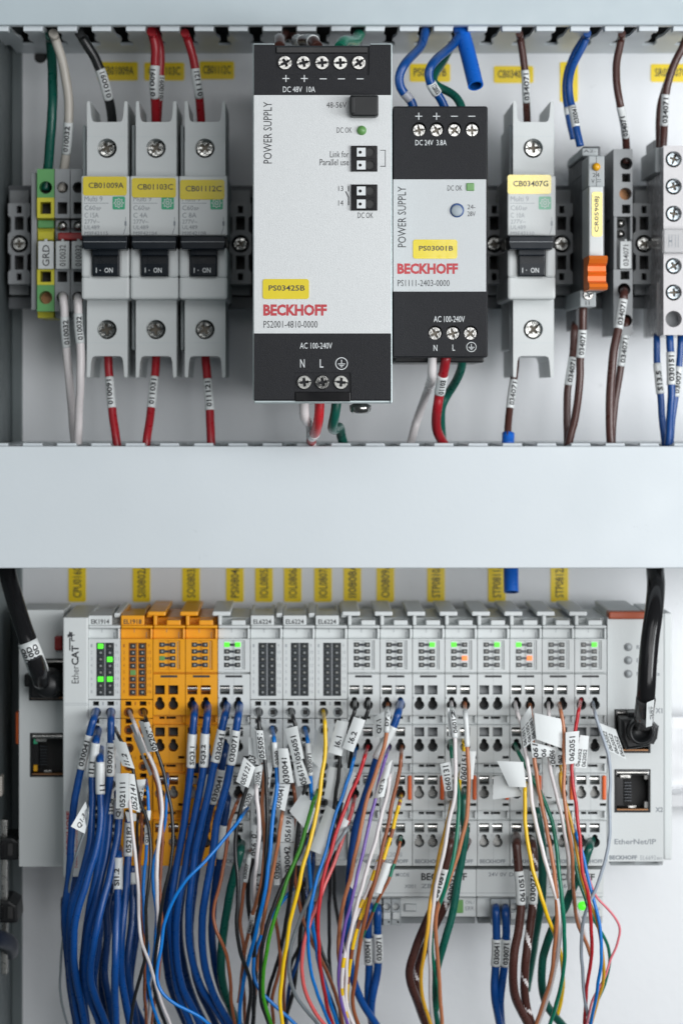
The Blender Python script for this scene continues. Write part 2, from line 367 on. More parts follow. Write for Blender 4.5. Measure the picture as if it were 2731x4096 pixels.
def rail(label, yc, x0, x1, mk, hgt=35.0, dep=15.0, off=0.0):
    m = MB(); h = hgt/2
    prof = [(h, dep), (h-1, dep), (h-4.5, dep), (h-4.5, 1+off), (-h+4.5, 1+off), (-h+4.5, dep), (-h, dep), (-h, dep-1.2), (-h+3.4, dep-1.2), (-h+3.4, 0.05), (h-3.4, 0.05), (h-3.4, dep-1.2), (h, dep-1.2)]
    n = len(prof); vs_ = [(x0, yc+a, z) for a, z in prof]+[(x1, yc+a, z) for a, z in prof]
    m.add(vs_, [((i+1) % n, i, i+n, (i+1) % n+n) for i in range(n)]+[tuple(range(n)), tuple(range(2*n-1, n-1, -1))], mk)
    return tag(m.build('mounting_rail'), label, 'rail')
rail('dark grey mounting rail behind the circuit breakers and power supplies', Y(990, 15), X(40, 15), 220, 'rail_grey', 48, 17)
rail('shiny steel mounting rail sticking out right of the lower module row', Y(3045, 14), X(90, 14), 220, 'rail_steel', 35, 15)

# ------------------------------------------------------------------ yellow name stickers on the back panel
def sticker(cx, cy, w, h, t, label, rot=0, ang=0.0):
    m = MB(); z = 0.25
    m.prism(rrect(cx-w/2, cy-h/2, cx+w/2, cy+h/2, z, 0.8), 0.02, z, 'sticker_back')
    if rot == 0: m.text(t, cx-w*0.40, cy-h*0.26, cx+w*0.40, cy+h*0.2, z, 'ink', 0, 0.012)
    else: m.text(t, cx-w*0.24, cy-h*0.40, cx+w*0.24, cy+h*0.40, z, 'ink', 90, 0.012)
    return tag(m.build('name_sticker'), label, 'sticker', 'yellow name stickers on the back panel')
sticker(472, 285, 160, 74, 'CB01009A', 'yellow panel sticker partly behind the black wire')
sticker(658, 286, 160, 72, 'CB01103C', 'yellow panel sticker partly behind the pair of red wires')
sticker(868, 281, 138, 72, 'CB01112C', 'yellow panel sticker right of the single red wire above the third breaker')
sticker(1719, 291, 162, 72, 'PS03001B', 'yellow panel sticker behind the blue wires above the smaller power supply')
sticker(2053, 298, 158, 68, 'CB03407G', 'yellow panel sticker behind the brown wire above the lone breaker')
sticker(2274, 328, 72, 160, 'CR05908J', 'upright yellow panel sticker behind the blue and white striped wire', 90)
sticker(2682, 292, 162, 72, 'SR03407G', 'yellow panel sticker in the top right corner behind a brown wire')
for cx, t, lb in ((310, 'CPU01608', 'leftmost, below the duct above the tall white head module'), (567, 'SII0802A', 'above the first orange module'), (765, 'SOI0803A', 'above the third orange module'),
                  (940, 'PSI0804A', 'above the white terminal right of the orange modules'), (1056, 'IOL0805A', 'above the first of three dark-window modules'),
                  (1171, 'IOL0806A', 'above the second of three dark-window modules'), (1292, 'IOL0807A', 'above the third of three dark-window modules'),
                  (1409, 'II0808A', 'fourth from the right of the close-set ones, above an unlit terminal'), (1541, 'OI0809A', 'last of the close-set ones, right of the one with II'),
                  (1743, 'STP0810A', 'with a glare patch at its foot, above a green-lit terminal'), (1986, 'STP0811A', 'touching the left side of the blue tube end'),
                  (2236, 'STP0812A', 'rightmost, with a glare patch, near the thick black cable')):
    sticker(cx, 2322, 70, 172, t, 'upright yellow panel sticker '+lb, 90)

# ------------------------------------------------------------------ circuit breakers
def yellow_tag(root, x0, y0, x1, y1, z, t, tx=None, bold=0.014, rot=0, name='name_label', bulge=0.0):
    m = MB(); P_ = rrect(x0, y0, x1, y1, z, 0.9)
    m.prism(P_, z-0.22, z, 'sticker')
    tx = tx or (x0+(x1-x0)*0.14, y0+(y1-y0)*0.34, x1-(x1-x0)*0.07, y0+(y1-y0)*0.66)
    m.text(t, *tx, z, 'ink', rot, bold); return m.build(name, root)
def breaker(x, code, amp, num, label, lab_x, ly, pale=False, dx=0, dyb=0):
    # x = left edge of the front face in photo pixels
    root = thing('circuit_breaker', label, 'circuit breaker', x+97, 1010, 16, 'grey single-pole circuit breakers')
    zf, zl, zt = 67.0, 60.0, 72.0
    h = MB()
    for s in (-1, 1):                                       # flank plates behind the front
        h.pbox(x+8 if s < 0 else x+176, 500, x+20 if s < 0 else x+188, 1400, 52, 16, 'plastic_cool', 0.3)
    h.pbox(x+12, 560, x+184, 1380, 50, 16, 'plastic_cool', 0.3)
    # upper and lower terminal housings with forks and screw wells
    a, b = x+24, x+186
    for up in (True, False):
        if up: ys = dict(tip=405, notch=488, end=706); sy = 593
        else: ys = dict(tip=1509, notch=1424, end=1198); sy = 1318
        P_ = [(a, ys['end']), (a, ys['tip']+(4 if up else -4)), (a+3, ys['tip']), (a+12, ys['tip']), (a+17, ys['notch']-(22 if up else -22)), (a+22, ys['notch']-(5 if up else -5)), (a+32, ys['notch']),
              (b-32, ys['notch']), (b-22, ys['notch']-(5 if up else -5)), (b-17, ys['notch']-(22 if up else -22)), (b-12, ys['tip']), (b-3, ys['tip']), (b, ys['tip']+(4 if up else -4)), (b, ys['end'])]
        h.plate([(X(px, zl), Y(py, zl)) for px, py in P_], [(pcirc(x+104, sy, 39, zl, 28), 9, 'plastic_cool', 'hole', 0)], zl, 18, 'plastic')
        for px, nm in ((a, 0), (b-14, 1)): h.pbox(px+2, min(ys['tip'], ys['notch'])+3, px+12, max(ys['tip'], ys['notch'])-3, zl-0.4, 18, 'plastic', 0)
    for yy in (545, 1370): h.pbox(a+1, yy, b-1, yy+2, zl+0.05, zl-0.5, 'plastic_cool', 0)
    h.pbox(x+1.5, 703, x+194, 942, zf, 20, 'plastic', 0.5)     # label field
    h.pbox(x+1.5, 1104, x+194, 1197, zt-2, 20, 'plastic', 1.0)
    h.pbox(x+1.5, 990, x+45, 1110, zt-1, 20, 'plastic', 1.0); h.pbox(x+152, 990, x+194, 1110, zt-1, 20, 'plastic', 1.0)
    h.pbox(x+4, 940, x+190, 1106, 58, 20, 'toggle', 0)
    # printing
    g = 'ink_pale' if pale else 'ink_grey'
    h.text('Multi 9', x+14, 785, x+86, 806, zf, g); h.pbox(x+12, 812, x+110, 814, zf+0.03, zf-0.3, g, 0)
    for t, y0, y1, x1 in (('C60', 822, 841, 58), (amp, 851, 871, 70), ('277V~', 878, 895, 74), ('UL489', 901, 917, 74), (num, 926, 940, 108)): h.text(t, x+14, y0, x+x1, y1, zf, g)
    h.text('BP', x+62, 829, x+80, 841, zf, g)
    h.pbox(x+177, 868, x+179, 915, zf+0.03, zf-0.2, g, 0); h.pbox(x+174, 885, x+182, 903, zf+0.05, zf-0.2, g, 0)
    h.text('/', x+168, 915, x+178, 938, zf, g)
    hb = h.build('housing', root)
    sg = MB(); lg = 'logo_green_pale' if pale else 'logo_green'
    sg.prism(rrect(x+126, 786, x+176, 838, zf, 0.5), zf-0.1, zf+0.08, lg)
    ri = []; ro = []
    cx, cy = x+151, 812
    for i in range(48):
        an = 2*math.pi*i/48; rr = 20 if math.cos(8*an) > 0.1 else 15.5
        ro.append((X(cx+rr*math.cos(an), zf), Y(cy+rr*math.sin(an), zf))); ri.append((X(cx+(rr-4)*math.cos(an), zf), Y(cy+(rr-4)*math.sin(an), zf)))
    z = zf+0.16; sg.add([(p[0], p[1], z) for p in ro]+[(p[0], p[1], z) for p in ri], [(i, (i+1) % 48, (i+1) % 48+48, i+48) for i in range(48)], 'plastic')
    c1, c2 = pcirc(cx, cy, 8, zf, 24), pcirc(cx, cy, 4.5, zf, 24)
    sg.add([(p[0], p[1], z) for p in c1]+[(p[0], p[1], z) for p in c2], [(i, (i+1) % 24, (i+1) % 24+24, i+24) for i in range(24)], 'plastic')
    sg.build('green_emblem', root)
    yellow_tag(root, x+lab_x[0], ly[0], x+lab_x[1], ly[1], zf+0.3, code, (x+lab_x[0]+22, ly[0]+24, x+lab_x[1]-12, ly[0]+47))
    t = MB()
    t.prism([(X(px, 80), Y(py, 80)) for px, py in ((x+8, 944), (x+184, 944), (x+184, 970), (x+180, 997), (x+12, 997), (x+8, 970))], 66, 80, 'toggle', 0.4)
    t.pbox(x+45, 997, x+152, 1022, 76, 60, 'toggle', 0.3); t.pbox(x+45, 1018, x+152, 1105, 73, 60, 'toggle', 0.5)
    t.pbox(x+10, 966, x+182, 968, 80.1, 79.5, 'plastic_grey', 0)
    for k in range(6): t.pbox(x+50, 1026+k*5, x+147, 1028+k*5, 73.15, 72.5, 'black', 0)
    t.text('I', x+60, 1071, x+63, 1091, 73, 'ink_white', 0, 0.012); t.text('.', x+75, 1079, x+79, 1083, 73, 'ink_white'); t.text('ON', x+94, 1071, x+127, 1091, 73, 'ink_white', 0, 0.012)
    t.build('toggle', root)
    for i, (sy, an) in enumerate(((593, random.uniform(0, 1.5)), (1318, random.uniform(0, 1.5)))):
        s = MB(); s.screw(X(x+104, 53), Y(sy, 53), 54.0, 3.25, an, 'screw_dark'); s.build('screw', root)
    return root
breaker(325, 'CB01009A', 'C 15A', 'M9F42115', 'grey breaker with clear yellow tag, leftmost of the three grouped ones', (8, 183), (706, 782))
breaker(520.5, 'CB01103C', 'C 4A', 'M9F42104', 'grey breaker with yellow tag, in the middle of the three grouped ones', (8, 184), (712, 790))
breaker(716, 'CB01112C', 'C 8A', 'M9F42108', 'grey breaker with wrinkled shiny yellow tag, rightmost of the three grouped ones', (5, 182), (719, 798))
breaker(2027, 'CB03407G', 'C 10A', 'M9F42110', 'grey breaker standing alone right of the smaller power supply, pale washed-out tag', (2, 176), (699, 776), pale=True)

# ------------------------------------------------------------------ grey end brackets screwed on the rail
def bracket(cx, label, x0=None, x1=None):
    z = 30.0; x0 = cx-44 if x0 is None else x0; x1 = cx+44 if x1 is None else x1
    m = MB(); hs = []
    for y, w, h in ((838, 20, 30), (893, 36, 54), (1050, 36, 56), (1107, 20, 28)): hs.append((prect(cx-w/2, y-h/2, cx+w/2, y+h/2, z), 9, 'plastic_grey', 'hole', 0))
    hs.append((pcirc(cx, 975, 36, z, 24), 7, 'plastic_grey', 'hole', 0))
    root = thing('end_bracket', label, 'end bracket', cx, 980, 17, 'grey end brackets clamped on the rail')
    o = [(x0, 813), (x1, 813), (x1, 862), (x1-12, 872), (x1-12, 925), (x1, 935), (x1, 1010), (x1-12, 1020), (x1-12, 1078), (x1, 1088), (x1, 1136), (x0, 1136), (x0, 1088), (x0+12, 1078), (x0+12, 1020), (x0, 1010), (x0, 935), (x0+12, 925), (x0+12, 872), (x0, 862)]
    m.plate([(X(a, z), Y(b, z)) for a, b in o], hs, z, 14, 'plastic_grey'); m.pbox(x0+4, 760, x1-4, 1180, 20, 13, 'plastic_grey', 0.4)
    m.build('body', root)
    s = MB(); s.screw(X(cx, 26), Y(975, 26), 26, 2.6, random.uniform(0, 1.5), 'screw_dark'); s.build('screw', root)
bracket(78, 'grey end bracket left of the yellow-green terminal, near the cabinet wall')
bracket(962, 'grey end bracket in the shade between the third breaker and the large power supply')
bracket(1975, 'grey end bracket half hidden between the smaller power supply and the lone breaker')
bracket(2245, 'grey end bracket half hidden between the lone breaker and the slim relay')
bracket(2574, 'grey end bracket fully visible left of the clear terminal strip')

# ------------------------------------------------------------------ rail terminals on the left
def white_tag(root, x0, y0, x1, y1, z, t, pad=0.2):
    m = MB(); m.pbox(x0, y0, x1, y1, z, z-2.5, 'plastic', 0.3)
    m.pbox(x0+(x1-x0)*0.4, y0-8, x0+(x1-x0)*0.6, y0+2, z-0.3, z-2, 'plastic', 0.2)
    m.text(t, x0+(x1-x0)*0.28, y0+(y1-y0)*0.14, x1-(x1-x0)*0.25, y1-(y1-y0)*0.1, z, 'ink', 90, 0.01); return m.build('marker_tag', root)
def rail_terminal(name, x0, x1, label, col, step, tagt, wired=(False, False), cat='terminal'):
    z = 48.0; cx = (x0+x1)/2; w = x1-x0
    root = thing(name, label, cat, cx, 1000, 17)
    m = MB(); hw = w*0.36
    hs = [(pcirc(cx, 750, hw*1.02, z), 8, col, 'hole', 0), (prect(cx-hw*0.85, 808, cx+hw*0.85, 856, z), 7, step, 'hole', 0.3),
          (prect(cx-hw*0.85, 1085, cx+hw*0.85, 1128, z), 7, step, 'hole', 0.3), (pcirc(cx, 1190, hw*1.05, z), 8, col, 'copper', 0)]
    for ya, yb, hh in ((676, 790, hs[:1]), (1140, 1245, hs[3:])): m.plate(prect(x0+0.8, ya, x1-0.8, yb, z), hh, z, 14, col)
    m.plate(prect(x0+0.8, 790.5, x1-0.8, 872, z), hs[1:2], z, 14, step); m.plate(prect(x0+0.8, 1076, x1-0.8, 1139.5, z), hs[2:3], z, 14, step)
    m.pbox(x0+1, 872, x1-1, 1076, 42, 14, step if step != 'plastic_grey' else 'plastic_grey', 0.2)
    m.pbox(x0+3, 880, x1-3, 912, 44.5, 42, col, 0.3); m.pbox(x0+3, 925, x1-3, 960, 44.5, 42, step, 0.3)
    m.pbox(x0+2, 1245, x1-2, 1272, 40, 14, step, 0.3)
    m.build('housing', root)
    if name == 'feed_terminal':
        s = MB(); s.lathe(X(cx, 45), Y(903, 45), [(1.9, 42), (1.9, 44.6), (1.3, 45.4), (0.5, 45.6)], 'steel', 18); s.build('contact_screw', root)
    white_tag(root, x0+4, 964, x1-4, 1076, 50, tagt)
    return root
rail_terminal('ground_terminal', 149, 219, 'yellow and green earth terminal with white tag lettered GRD', 'green_tb', 'yellow_tb', 'GRD')
rail_terminal('feed_terminal', 220, 282, 'grey rail terminal fed by the ivory wire, beside the yellow-green one', 'plastic_grey', 'plastic_grey', '010032')
rail_terminal('feed_terminal', 283, 345, 'grey rail terminal half hidden behind the first grouped breaker', 'plastic_grey', 'plastic_grey', '010032')
m = MB(); m.pbox(126, 690, 148, 1240, 45, 14, 'plastic_grey', 0.3)
tag(m.build('end_plate'), 'thin grey end plate against the left of the yellow-green terminal', 'end plate')
m = MB(); m.pbox(232, 930, 340, 960, 49, 43, 'link_red', 0.6)
tag(m.build('jumper_link'), 'red jumper bridge across the two grey terminals', 'jumper')

# ------------------------------------------------------------------ slim relay
root = thing('slim_relay', 'slim dark relay with orange lever and upright pale tag', 'relay', 2380, 990, 17)
m = MB(); m.pbox(2350, 640, 2416, 1165, 76, 14, 'relay_dark', 0.5); m.pbox(2330, 585, 2400, 700, 62, 14, 'relay_dark', 0.5); m.pbox(2318, 1160, 2382, 1228, 66, 14, 'plastic_mid', 0.4); m.pbox(2300, 1228, 2350, 1318, 45, 14, 'relay_dark', 0.4)
m.pbox(2326, 592, 2390, 624, 68, 20, 'plastic_mid', 0.4); m.text('A2-', 2332, 598, 2382, 610, 68, 'ink'); m.text('11', 2340, 1204, 2356, 1221, 66, 'ink', 0, 0.015)
m.build('base', root)
m = MB(); m.pbox(2351, 622, 2416, 748, 80, 60, 'plastic_mid', 0.5); m.pbox(2383, 624, 2384.5, 746, 80.1, 79, 'black', 0)
m.text('24', 2368, 692, 2396, 708, 80, 'ink'); m.text('V', 2363, 716, 2376, 733, 80, 'ink'); m.pbox(2386, 718, 2402, 720, 80.08, 79.8, 'ink', 0); m.pbox(2386, 726, 2402, 728, 80.08, 79.8, 'ink', 0)
fp = m.build('relay_head', root)
m = MB(); m.lathe(X(2383, 80), Y(668, 80), [(1.5, 80), (1.45, 81), (1.0, 81.8), (0.3, 82)], 'amber', 20); m.build('indicator_lamp', fp)
m = MB(); m.pbox(2354, 745, 2411, 1026, 81, 60, 'plastic', 0.5); car = m.build('marker_carrier', root)
yellow_tag(car, 2365, 767, 2408, 947, 81.25, 'CR05908J', (2376, 786, 2397, 928), 0.01, 90)
m = MB()
pr = [(0, 0), (10, 0), (12, -4), (9, -9), (5, -12), (5, -18), (7, -21), (5, -24), (5, -30), (11, -34), (12, -38), (10, -41), (0, -41)]
xa, xb = X(2351, 84), X(2424, 84); y0 = Y(1024, 84); s_ = (Y(1024, 84)-Y(1160, 84))/41.0
n = len(pr); vs_ = [(xa, y0+p[1]*s_, (70 if p[0] == 0 else 82.5+(p[0]-5)*0.75)) for p in pr]+[(xb, y0+p[1]*s_, (70 if p[0] == 0 else 82.5+(p[0]-5)*0.75)) for p in pr]
m.add(vs_, [((i+1) % n, i, i+n, (i+1) % n+n) for i in range(n)]+[tuple(range(n)), tuple(range(2*n-1, n-1, -1))], 'lever_orange'); m.build('lever', root)
m = MB(); m.screw(X(2348, 64), Y(1181, 64), 66.8, 1.9, 0.4); m.build('screw', root)

# ------------------------------------------------------------------ single feed-through terminal and clear strip on the right
root = thing('feed_terminal', 'tall grey feed-through terminal with white tag, right of the slim relay', 'terminal', 2495, 990, 17)
z = 48.0; m = MB()
m.plate(prect(2452, 596, 2528, 866, z), [(pcirc(2503, 654, 25, z), 9, 'plastic_grey', 'hole', 0), (prect(2486, 694, 2519, 728, z), 8, 'plastic_grey', 'hole', 0), (pcirc(2500, 775, 25, z), 8, 'plastic_grey', 'copper', 0), (prect(2486, 818, 2519, 854, z), 8, 'plastic_grey', 'hole', 0)], z, 14, 'plastic_grey')
m.pbox(2452, 866, 2528, 1078, 40, 14, 'plastic_grey', 0.3); m.pbox(2452, 866, 2466, 1078, z, 38, 'plastic_grey', 0.3); m.pbox(2518, 866, 2528, 960, z, 38, 'plastic_grey', 0.3)
m.plate(prect(2452, 1078, 2528, 1340, z), [(prect(2480, 1084, 2516, 1118, z), 8, 'plastic_grey', 'hole', 0), (pcirc(2494, 1158, 26, z), 9, 'plastic_grey', 'hole', 0), (pcirc(2502, 1282, 25, z), 8, 'plastic_grey', 'hole', 0)], z, 14, 'plastic_grey')
m.build('housing', root)
for yy in (893, 935):
    s = MB(); s.lathe(X(2482, 44), Y(yy, 44), [(1.6, 40), (1.6, 43), (0.9, 44)], 'steel', 16); s.build('contact_spring', root)
white_tag(root, 2478, 964, 2524, 1075, 50, '034071')

root = thing('terminal_strip', 'clear plastic terminal strip with silver screws at the right edge', 'terminal strip', 2740, 990, 17)
m = MB(); z = 60.0
holes = [(pcirc(2692, y, 33, z), 8, 'strip_pale', 'plastic_grey', 0) for y in (637, 746, 855, 1064, 1170, 1276)]+[(pcirc(2792, y, 33, z), 8, 'strip_pale', 'plastic_grey', 0) for y in (637, 746, 855, 1064, 1170, 1276)]
m.plate(prect(2652, 583, 2850, 1340, z), holes, z, 15, 'strip_pale'); m.build('housing', root)
m = MB(); m.pbox(2652, 915, 2850, 1012, 64, 60.2, 'clear', 0.5)
for i, t in enumerate(('H', '11')): m.text(t, 2672+i*26, 938, 2686+i*26, 990, 64, 'ink_grey')
m.build('clear_cover', root)
m = MB(); m.pbox(2618, 590, 2652, 690, 52, 15, 'plastic_mid', 0.4); m.pbox(2625, 1130, 2652, 1345, 50, 15, 'clear', 0.5); m.pbox(2612, 560, 2630, 1340, 34, 14, 'plastic_grey', 0.4); m.build('end_cover', root)
for i, y in enumerate((637, 746, 855, 1064, 1170)):
    for x in (2692, 2792):
        s = MB(); s.screw(X(x, 55), Y(y, 55), 55.5, 2.6, random.uniform(0, 1.5), 'zinc'); s.build('screw', root)

# ------------------------------------------------------------------ large power supply
def earth(m, cx, cy, r, z, mk):
    c1, c2 = pcirc(cx, cy, r, z, 32), pcirc(cx, cy, r*0.88, z, 32); e = z+0.06
    m.add([(p[0], p[1], e) for p in c1]+[(p[0], p[1], e) for p in c2], [(i, (i+1) % 32, (i+1) % 32+32, i+32) for i in range(32)], mk)
    for x0, y0, x1, y1 in ((cx-r*0.06, cy-r*0.6, cx+r*0.06, cy+r*0.05), (cx-r*0.58, cy, cx+r*0.58, cy+r*0.11), (cx-r*0.36, cy+r*0.24, cx+r*0.36, cy+r*0.35), (cx-r*0.16, cy+r*0.47, cx+r*0.16, cy+r*0.58)):
        a = prect(x0, y0, x1, y1, z); m.add([(p[0], p[1], e+0.01) for p in a], [(0, 1, 2, 3)], mk)
def ink(m, x0, y0, x1, y1, z, mk):
    a = prect(x0, y0, x1, y1, z); m.add([(p[0], p[1], z+0.06) for p in a], [(0, 1, 2, 3)], mk)
def ct(x, y): return (950+x/1.568, 80+y/1.568)
def dt(x, y): return (950+x/1.568, 900+y/1.568)
root = thing('power_supply', 'large silver and black power supply lettered DC 48V 10A, bright yellow tag', 'power supply', 1290, 900, 17)
ZP = 125.0
m = MB(); m.pbox(1015, 182, 1564, 1603, ZP-0.6, 20, 'powder', 0.5)
m.pbox(1015.5, 1598, 1567, 1614, ZP-1.5, 24, 'edge_metal', 0.4); m.pbox(1562, 176, 1567.5, 1613, ZP-0.3, 24, 'edge_metal', 0.4); m.pbox(1011.5, 176, 1016, 1600, ZP-0.3, 24, 'edge_metal', 0.3)
for a, b in ((1012, 1098), (1480, 1567)): m.pbox(a, 173, b, 179, ZP-0.3, 60, 'edge_metal', 0.3)
m.build('case', root)
m = MB(); m.pprism([(1016, 179), (1098, 179), (1100, 182), (1102, 300), (1476, 300), (1478, 182), (1482, 179), (1563, 179), (1563, 380), (1016, 380)], ZP, ZP-3, 'powder')
for x in (304, 419): 
    px, py = ct(x, 367); ink(m, px-14, py-1.7, px+14, py+1.7, ZP, 'ink_white'); ink(m, px-1.7, py-14, px+1.7, py+14, ZP+0.01, 'ink_white')
for x in (537, 651, 768): px, py = ct(x, 369); ink(m, px-14, py-1.7, px+14, py+1.7, ZP, 'ink_white')
m.text('DC 48V  10A', *ct(285, 417), *ct(487, 453), ZP, 'ink_white'); m.build('upper_front', root)
m = MB(); m.pbox(1016, 380.5, 1563, 1333.5, ZP, ZP-3, 'silver', 0)
T = lambda t, a, b, c, d, mk='ink', rot=0, bold=0.0, f=ct: m.text(t, *f(a, b), *f(c, d), ZP, mk, rot, bold)
T('POWER SUPPLY', 163, 513, 216, 900, rot=90, bold=0.004); T('48-56V', 558, 515, 683, 551); T('DC OK', 622, 673, 717, 708); T('Link for', 580, 822, 698, 862); T('Parallel use', 516, 872, 698, 912)
T('13', 632, 1040, 663, 1073); T('14', 632, 1131, 663, 1164); T('DC OK', 753, 1207, 850, 1243)
T('BECKHOFF', 162, 497, 560, 570, 'ink_red', 0, 0.045, dt); T('PS2001-4810-0000', 164, 601, 502, 645, 'ink', 0, 0.0, dt)
for a, b, c, d in ((894, 815, 928, 819), (924, 815, 928, 920), (894, 915, 928, 920), (692, 1040, 699, 1075), (692, 1108, 699, 1162)): ink(m, *ct(a, b), *ct(c, d), ZP, 'ink')
p0, p1, p2, p3 = ct(674, 1076), ct(680, 1073), ct(699, 1110), ct(692, 1112)
m.add([(X(p[0], ZP), Y(p[1], ZP), ZP+0.07) for p in (p0, p3, p2, p1)], [(0, 1, 2, 3)], 'ink')
m.build('silver_front', root)
m = MB(); m.pprism([(1016, 1334), (1563, 1334), (1563, 1598), (1405, 1598), (1403, 1490), (1178, 1490), (1178, 1598), (1016, 1598)], ZP, ZP-3, 'powder')
T('AC 100-240V', 391, 738, 593, 776, 'ink_white', f=dt); T('N', 393, 842, 421, 894, 'ink_white', f=dt); T('L', 516, 842, 538, 894, 'ink_white', f=dt)
px, py = dt(652, 869); earth(m, px, py, 25, ZP, 'ink_white'); m.build('lower_front', root)
yellow_tag(root, 1051, 1116, 1236, 1196, ZP+0.25, 'PS03425B', (1075, 1141, 1219, 1163))
def block(parent, x0, y0, x1, y1, z, cover, xs, ys, r, angs, mk, n):
    tb = MB(); tb.pbox(x0, y0, x1, y1, z, z-16, 'black', 0.3); tb.pbox(*cover, z+1.6, z-10, 'gloss_black', 0.3)
    for k in range(1, n): xx = x0+(x1-x0)*k/n; tb.pbox(xx-1.2, y0+4, xx+1.2, y1-3, z+0.25, z-1, 'gloss_black', 0)
    t = tb.build('terminal_block', parent)
    for i, x in enumerate(xs):
        s = MB(); s.screw(X(x, z+1.5), Y(ys, z+1.5), z+1.7, r/K(z), angs[i], mk[i], 1); s.build('screw', t)
block(root, 1102, 187, 1476, 288, ZP-1.5, (1104, 186, 1470, 213), (1140, 1214, 1288, 1361, 1435), 251, 29, (0.5, 0.25, 0.1, 0.05, 0.6), ('steel', 'steel', 'steel', 'steel_dull', 'steel'), 5)
block(root, 1180, 1493, 1402, 1566, ZP-1.5, (1180, 1567, 1402, 1606), (1217, 1290, 1364), 1529, 29, (0.12, 0.25, -0.1), ('steel_dull', 'steel', 'steel_dull'), 3)
m = MB(); m.pprism([(1402, 380), (1510, 380), (1513, 386), (1513, 460), (1500, 466), (1408, 465), (1398, 450), (1398, 390)], ZP+5, ZP-1, 'black', 0.6); m.pbox(1400, 384, 1420, 455, ZP+5.25, ZP+4, 'black', 0.4); m.build('dial_cap', root)
m = MB(); px, py = ct(778, 693); m.lathe(X(px, ZP), Y(py, ZP), [(1.65, ZP-1), (1.65, ZP+0.3), (1.45, ZP+0.9), (0.9, ZP+1.4), (0.3, ZP+1.6)], 'led_green_soft', 24); m.build('status_lamp', root)
for ya, yb in ((583, 686), (738, 842)):
    c = MB(); z = ZP+0.6
    hs = []
    for k in range(2):
        yc = ya+26+k*(yb-ya)*0.5
        hs.append((pcirc(1480, yc, 17, z), 0.45, 'black', 'hole', 0))
    c.plate(prect(1404, ya, 1509, yb, z), hs, z, ZP-2, 'gloss_black')
    for yy in (ya+52-26, yb-26): pass
    c.pbox(1426, ya+48, 1498, ya+51, z+0.3, z-1, 'gloss_black', 0); c.pbox(1404, ya, 1409, yb, z+0.3, z-1, 'gloss_black', 0)
    t = c.build('plug_connector', root)
    for k in range(2):
        yc = ya+26+k*(yb-ya)*0.5
        s = MB(); s.plate(prect(1427, yc-18, 1462, yc+17, z+1.0), [(pcirc(1440, yc, 6.5, z+1.0, 14), 1.2, 'steel_dull', 'hole', 0)], z+1.0, z-1, 'ink_white'); s.build('release_button', t)
m = MB(); px, py = dt(770, 1148); cx, cy = X(px, 112), Y(py, 112)
vs_ = []; prof = [(0.6, 3.4), (1.9, 3.3), (3.2, 2.2), (3.7, 0.8), (3.7, -0.4), (3.0, -0.9), (1.6, -1.0), (1.6, -1.0)]
r_ = [(0.8, -2.0), (2.6, -1.9), (3.5, -1.2), (3.75, -0.2), (3.75, 0.9), (2.6, 1.5), (1.7, 1.7), (1.7, 3.6)]
n = 24; fs = []
for rr, yy in r_:
    for i in range(n): a = 2*math.pi*i/n; vs_.append((cx+rr*math.cos(a), cy+yy, 110+rr*math.sin(a)))
for j in range(len(r_)-1):
    for i in range(n): fs.append((j*n+i, (j+1)*n+i, (j+1)*n+(i+1) % n, j*n+(i+1) % n))
m.add(vs_, fs+[tuple(range(n))], 'steel', True); m.build('ground_screw', root)

# ------------------------------------------------------------------ smaller power supply
root = thing('power_supply', 'smaller silver and black power supply lettered DC 24V 3.8A, pale yellow tag', 'power supply', 1765, 950, 17)
ZS = 102.0
def sscale(x, y): return x, y
m = MB(); m.pbox(1570, 424, 1950, 1430, ZS-3.6, 22, 'powder', 0.8); m.pbox(1578, 1425, 1935, 1450, 84, 30, 'black', 0.5)
m.build('case', root)
m = MB(); z = ZS+0.1
hs = [(pcirc(x, 517, 29, z, 24), 3, 'black', 'hole', 0) for x in (1675, 1746, 1816, 1887)]
m.plate(prect(1574, 430, 1943, 717, z), hs, z, ZS-5, 'powder')
for i, x in enumerate((1674, 1745)): ink(m, x-14, 463.5, x+14, 466.5, z, 'ink_white'); ink(m, x-1.5, 451, x+1.5, 479, z+0.01, 'ink_white')
for x in (1816, 1886): ink(m, x-14, 463.5, x+14, 466.5, z, 'ink_white')
m.text('DC 24V  3.8A', *ct(1114, 752), *ct(1309, 786), z, 'ink_white'); uf = m.build('upper_front', root)
for i, x in enumerate((1675, 1745, 1816, 1887)): s = MB(); s.screw(X(x, z), Y(521, z), z-0.2, 26/K(z), (0.2, 0.5, 0.9, 0.05)[i], 'steel', 2); s.build('screw', uf)
m = MB(); m.pbox(1572, 717.5, 1943, 1166, z+0.2, ZS-5, 'silver_dim', 0); z2 = z+0.2
def T2(t, a, b, c, d, mk='ink', rot=0, bold=0.0, f=ct): m.text(t, *f(a, b), *f(c, d), z2, mk, rot, bold)
T2('DC OK', 1315, 1037, 1407, 1071); T2('24-', 1440, 1157, 1490, 1187); T2('28V', 1440, 1200, 1490, 1231); T2('POWER SUPPLY', 1004, 1044, 1056, 1425, rot=90, bold=0.004)
T2('BECKHOFF', 1001, 240, 1381, 308, 'ink_red', 0, 0.045, dt); T2('PS1111-2403-0000', 1003, 344, 1328, 384, 'ink', 0, 0.0, dt)
m.build('silver_front', root)
yellow_tag(root, 1651, 958, 1828, 1035, z2+0.25, 'PS03001B', (1675, 983, 1811, 1003))
m = MB(); m.pbox(*ct(1434, 1022), *ct(1484, 1071), z2+0.6, ZS-1, 'led_green_soft', 0.3); m.build('status_lamp', root)
m = MB(); px, py = ct(1375, 1194); m.lathe(X(px, z2), Y(py, z2), [(2.5, ZS), (2.5, z2+0.3), (2.1, z2+0.35)], 'dial_blue', 26)
